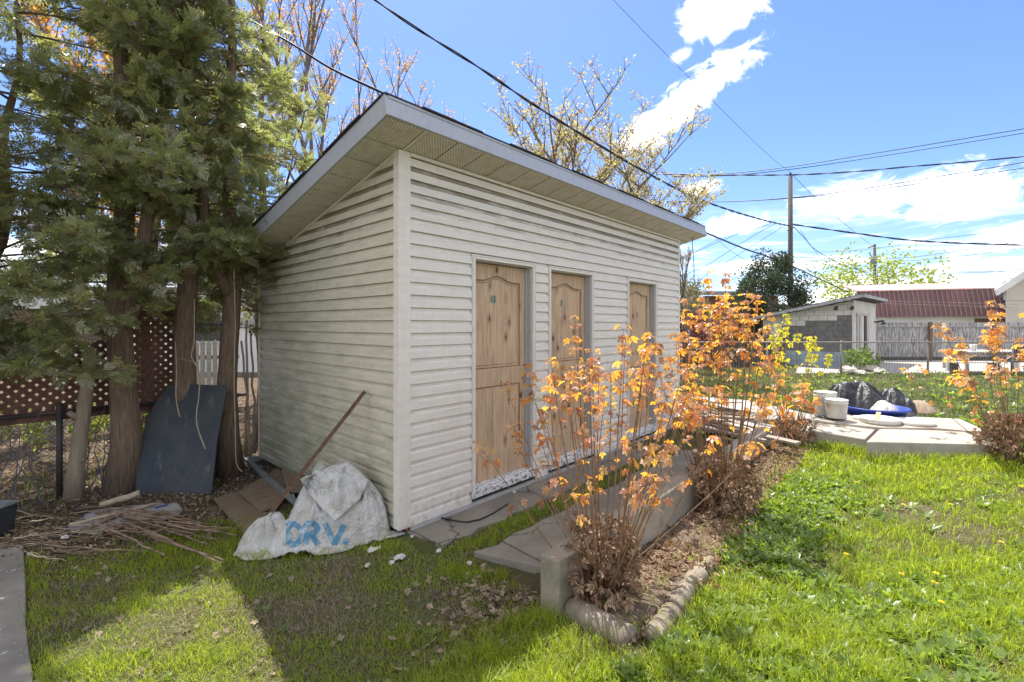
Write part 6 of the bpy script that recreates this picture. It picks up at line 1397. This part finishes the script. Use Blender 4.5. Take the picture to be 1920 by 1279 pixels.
wire([(1230, 326), (1320, 328), (1480, 328), (1600, 322), (1700, 313), (1800, 305), (1960, 290)], 40, 22, (.034, .019), 'thick twisted cable attached at the top of the tall pole', twist=2.2, n=24)
wire([(1250, 378), (1370, 378), (1480, 371), (1600, 357), (1760, 331), (1960, 298)], 40, 22, (.036, .020), 'upper strand of the lower pair of cables at the right')
wire([(1250, 379), (1370, 378), (1480, 372), (1600, 361), (1760, 339), (1960, 309)], 40, 22, (.030, .018), 'lower strand of the lower pair of cables at the right')
wire([(1486, 421), (1600, 437), (1700, 450), (1800, 456), (1960, 461)], 28, 26, .028, 'twisted cable leaving the tall pole to the right, sagging', twist=2.2, n=24)
wire([(1488, 425), (1510, 448), (1526, 466), (1560, 487), (1598, 503), (1660, 520)], 28, 48, .022, 'crooked cable dropping from the tall pole towards the pale green tree')
wire([(1240, 500), (1300, 475), (1380, 440), (1430, 425), (1452, 415)], 45, 29, (.02, .014), 'higher of the thin cables fanning out left of the tall pole', 'grey_cable')
wire([(1270, 520), (1320, 500), (1400, 450), (1455, 418)], 47, 29, (.02, .014), 'middle thin cable fanning out left of the tall pole', 'grey_cable')
wire([(1300, 535), (1330, 512), (1400, 468), (1468, 425)], 49, 29, (.02, .014), 'lowest thin cable fanning out left of the tall pole', 'grey_cable')
wire([(1240, 492), (1290, 478), (1350, 448)], 45, 40, .018, 'short thin cable beside the far eaves of the shed', 'grey_cable')
wire([(1340, 445), (1370, 470), (1410, 495)], 40, 36, .016, 'thin slack cable between the fan and the evergreen', 'grey_cable')
wire([(1500, 473), (1560, 472), (1640, 466), (1740, 450), (1840, 438), (1960, 420)], 60, 38, .022, 'thin cable rising to the right from the shorter pole top', 'grey_cable')
wire([(1500, 482), (1600, 486), (1700, 483), (1800, 470), (1960, 445)], 60, 38, .024, 'dark cable sagging across the shorter pole to the right', 'grey_cable')
wire([(1510, 488), (1620, 492), (1760, 485), (1960, 460)], 62, 44, .020, 'thin cable just below the sagging dark one', 'grey_cable')
wire([(1520, 490), (1650, 502), (1780, 509), (1860, 510), (1960, 498)], 62, 44, .022, 'low cable above the barn roof', 'grey_cable')
wire([(1700, 505), (1820, 508), (1960, 512)], 60, 50, .020, 'lowest cable running level above the barn roof', 'grey_cable')
wire([(1500, 430), (1516, 455), (1540, 485)], 28, 30, .010, 'very thin wire beside the crooked cable', 'grey_cable')
wire([(1640, 564), (1720, 566), (1820, 568), (1910, 571)], 20, 19, .008, 'upper of two thin light wires strung before the barn', 'galvanised')
wire([(1640, 569), (1720, 571), (1820, 574), (1910, 577)], 20, 19, .008, 'lower of two thin light wires strung before the barn', 'galvanised')
# distant tree belt all round
def belt():
    rr = np.random.default_rng(77); N = 9000; a = rr.uniform(0, 6.283, N); R_ = rr.uniform(85, 120, N); H = 3.6+1.6*np.sin(a*17)+1.2*np.sin(a*41+1); z = rr.random(N)**.8*np.maximum(H, 1.5)
    P = np.stack([np.cos(a)*R_, np.sin(a)*R_, z], 1); V, T = instance(SL_V, SL_T, P, eulers(rr.uniform(-1.5, 1.5, N), rr.uniform(-1.5, 1.5, N), rr.uniform(0, 6.28, N)), rr.uniform(1.4, 3.4, N))
    tag(link('distant_trees', np_mesh('distant_trees', V, [T], np.repeat(rr.random(N), len(SL_V))), 'treeline', kind='stuff'), 'low belt of distant trees along the horizon', 'trees')
belt()
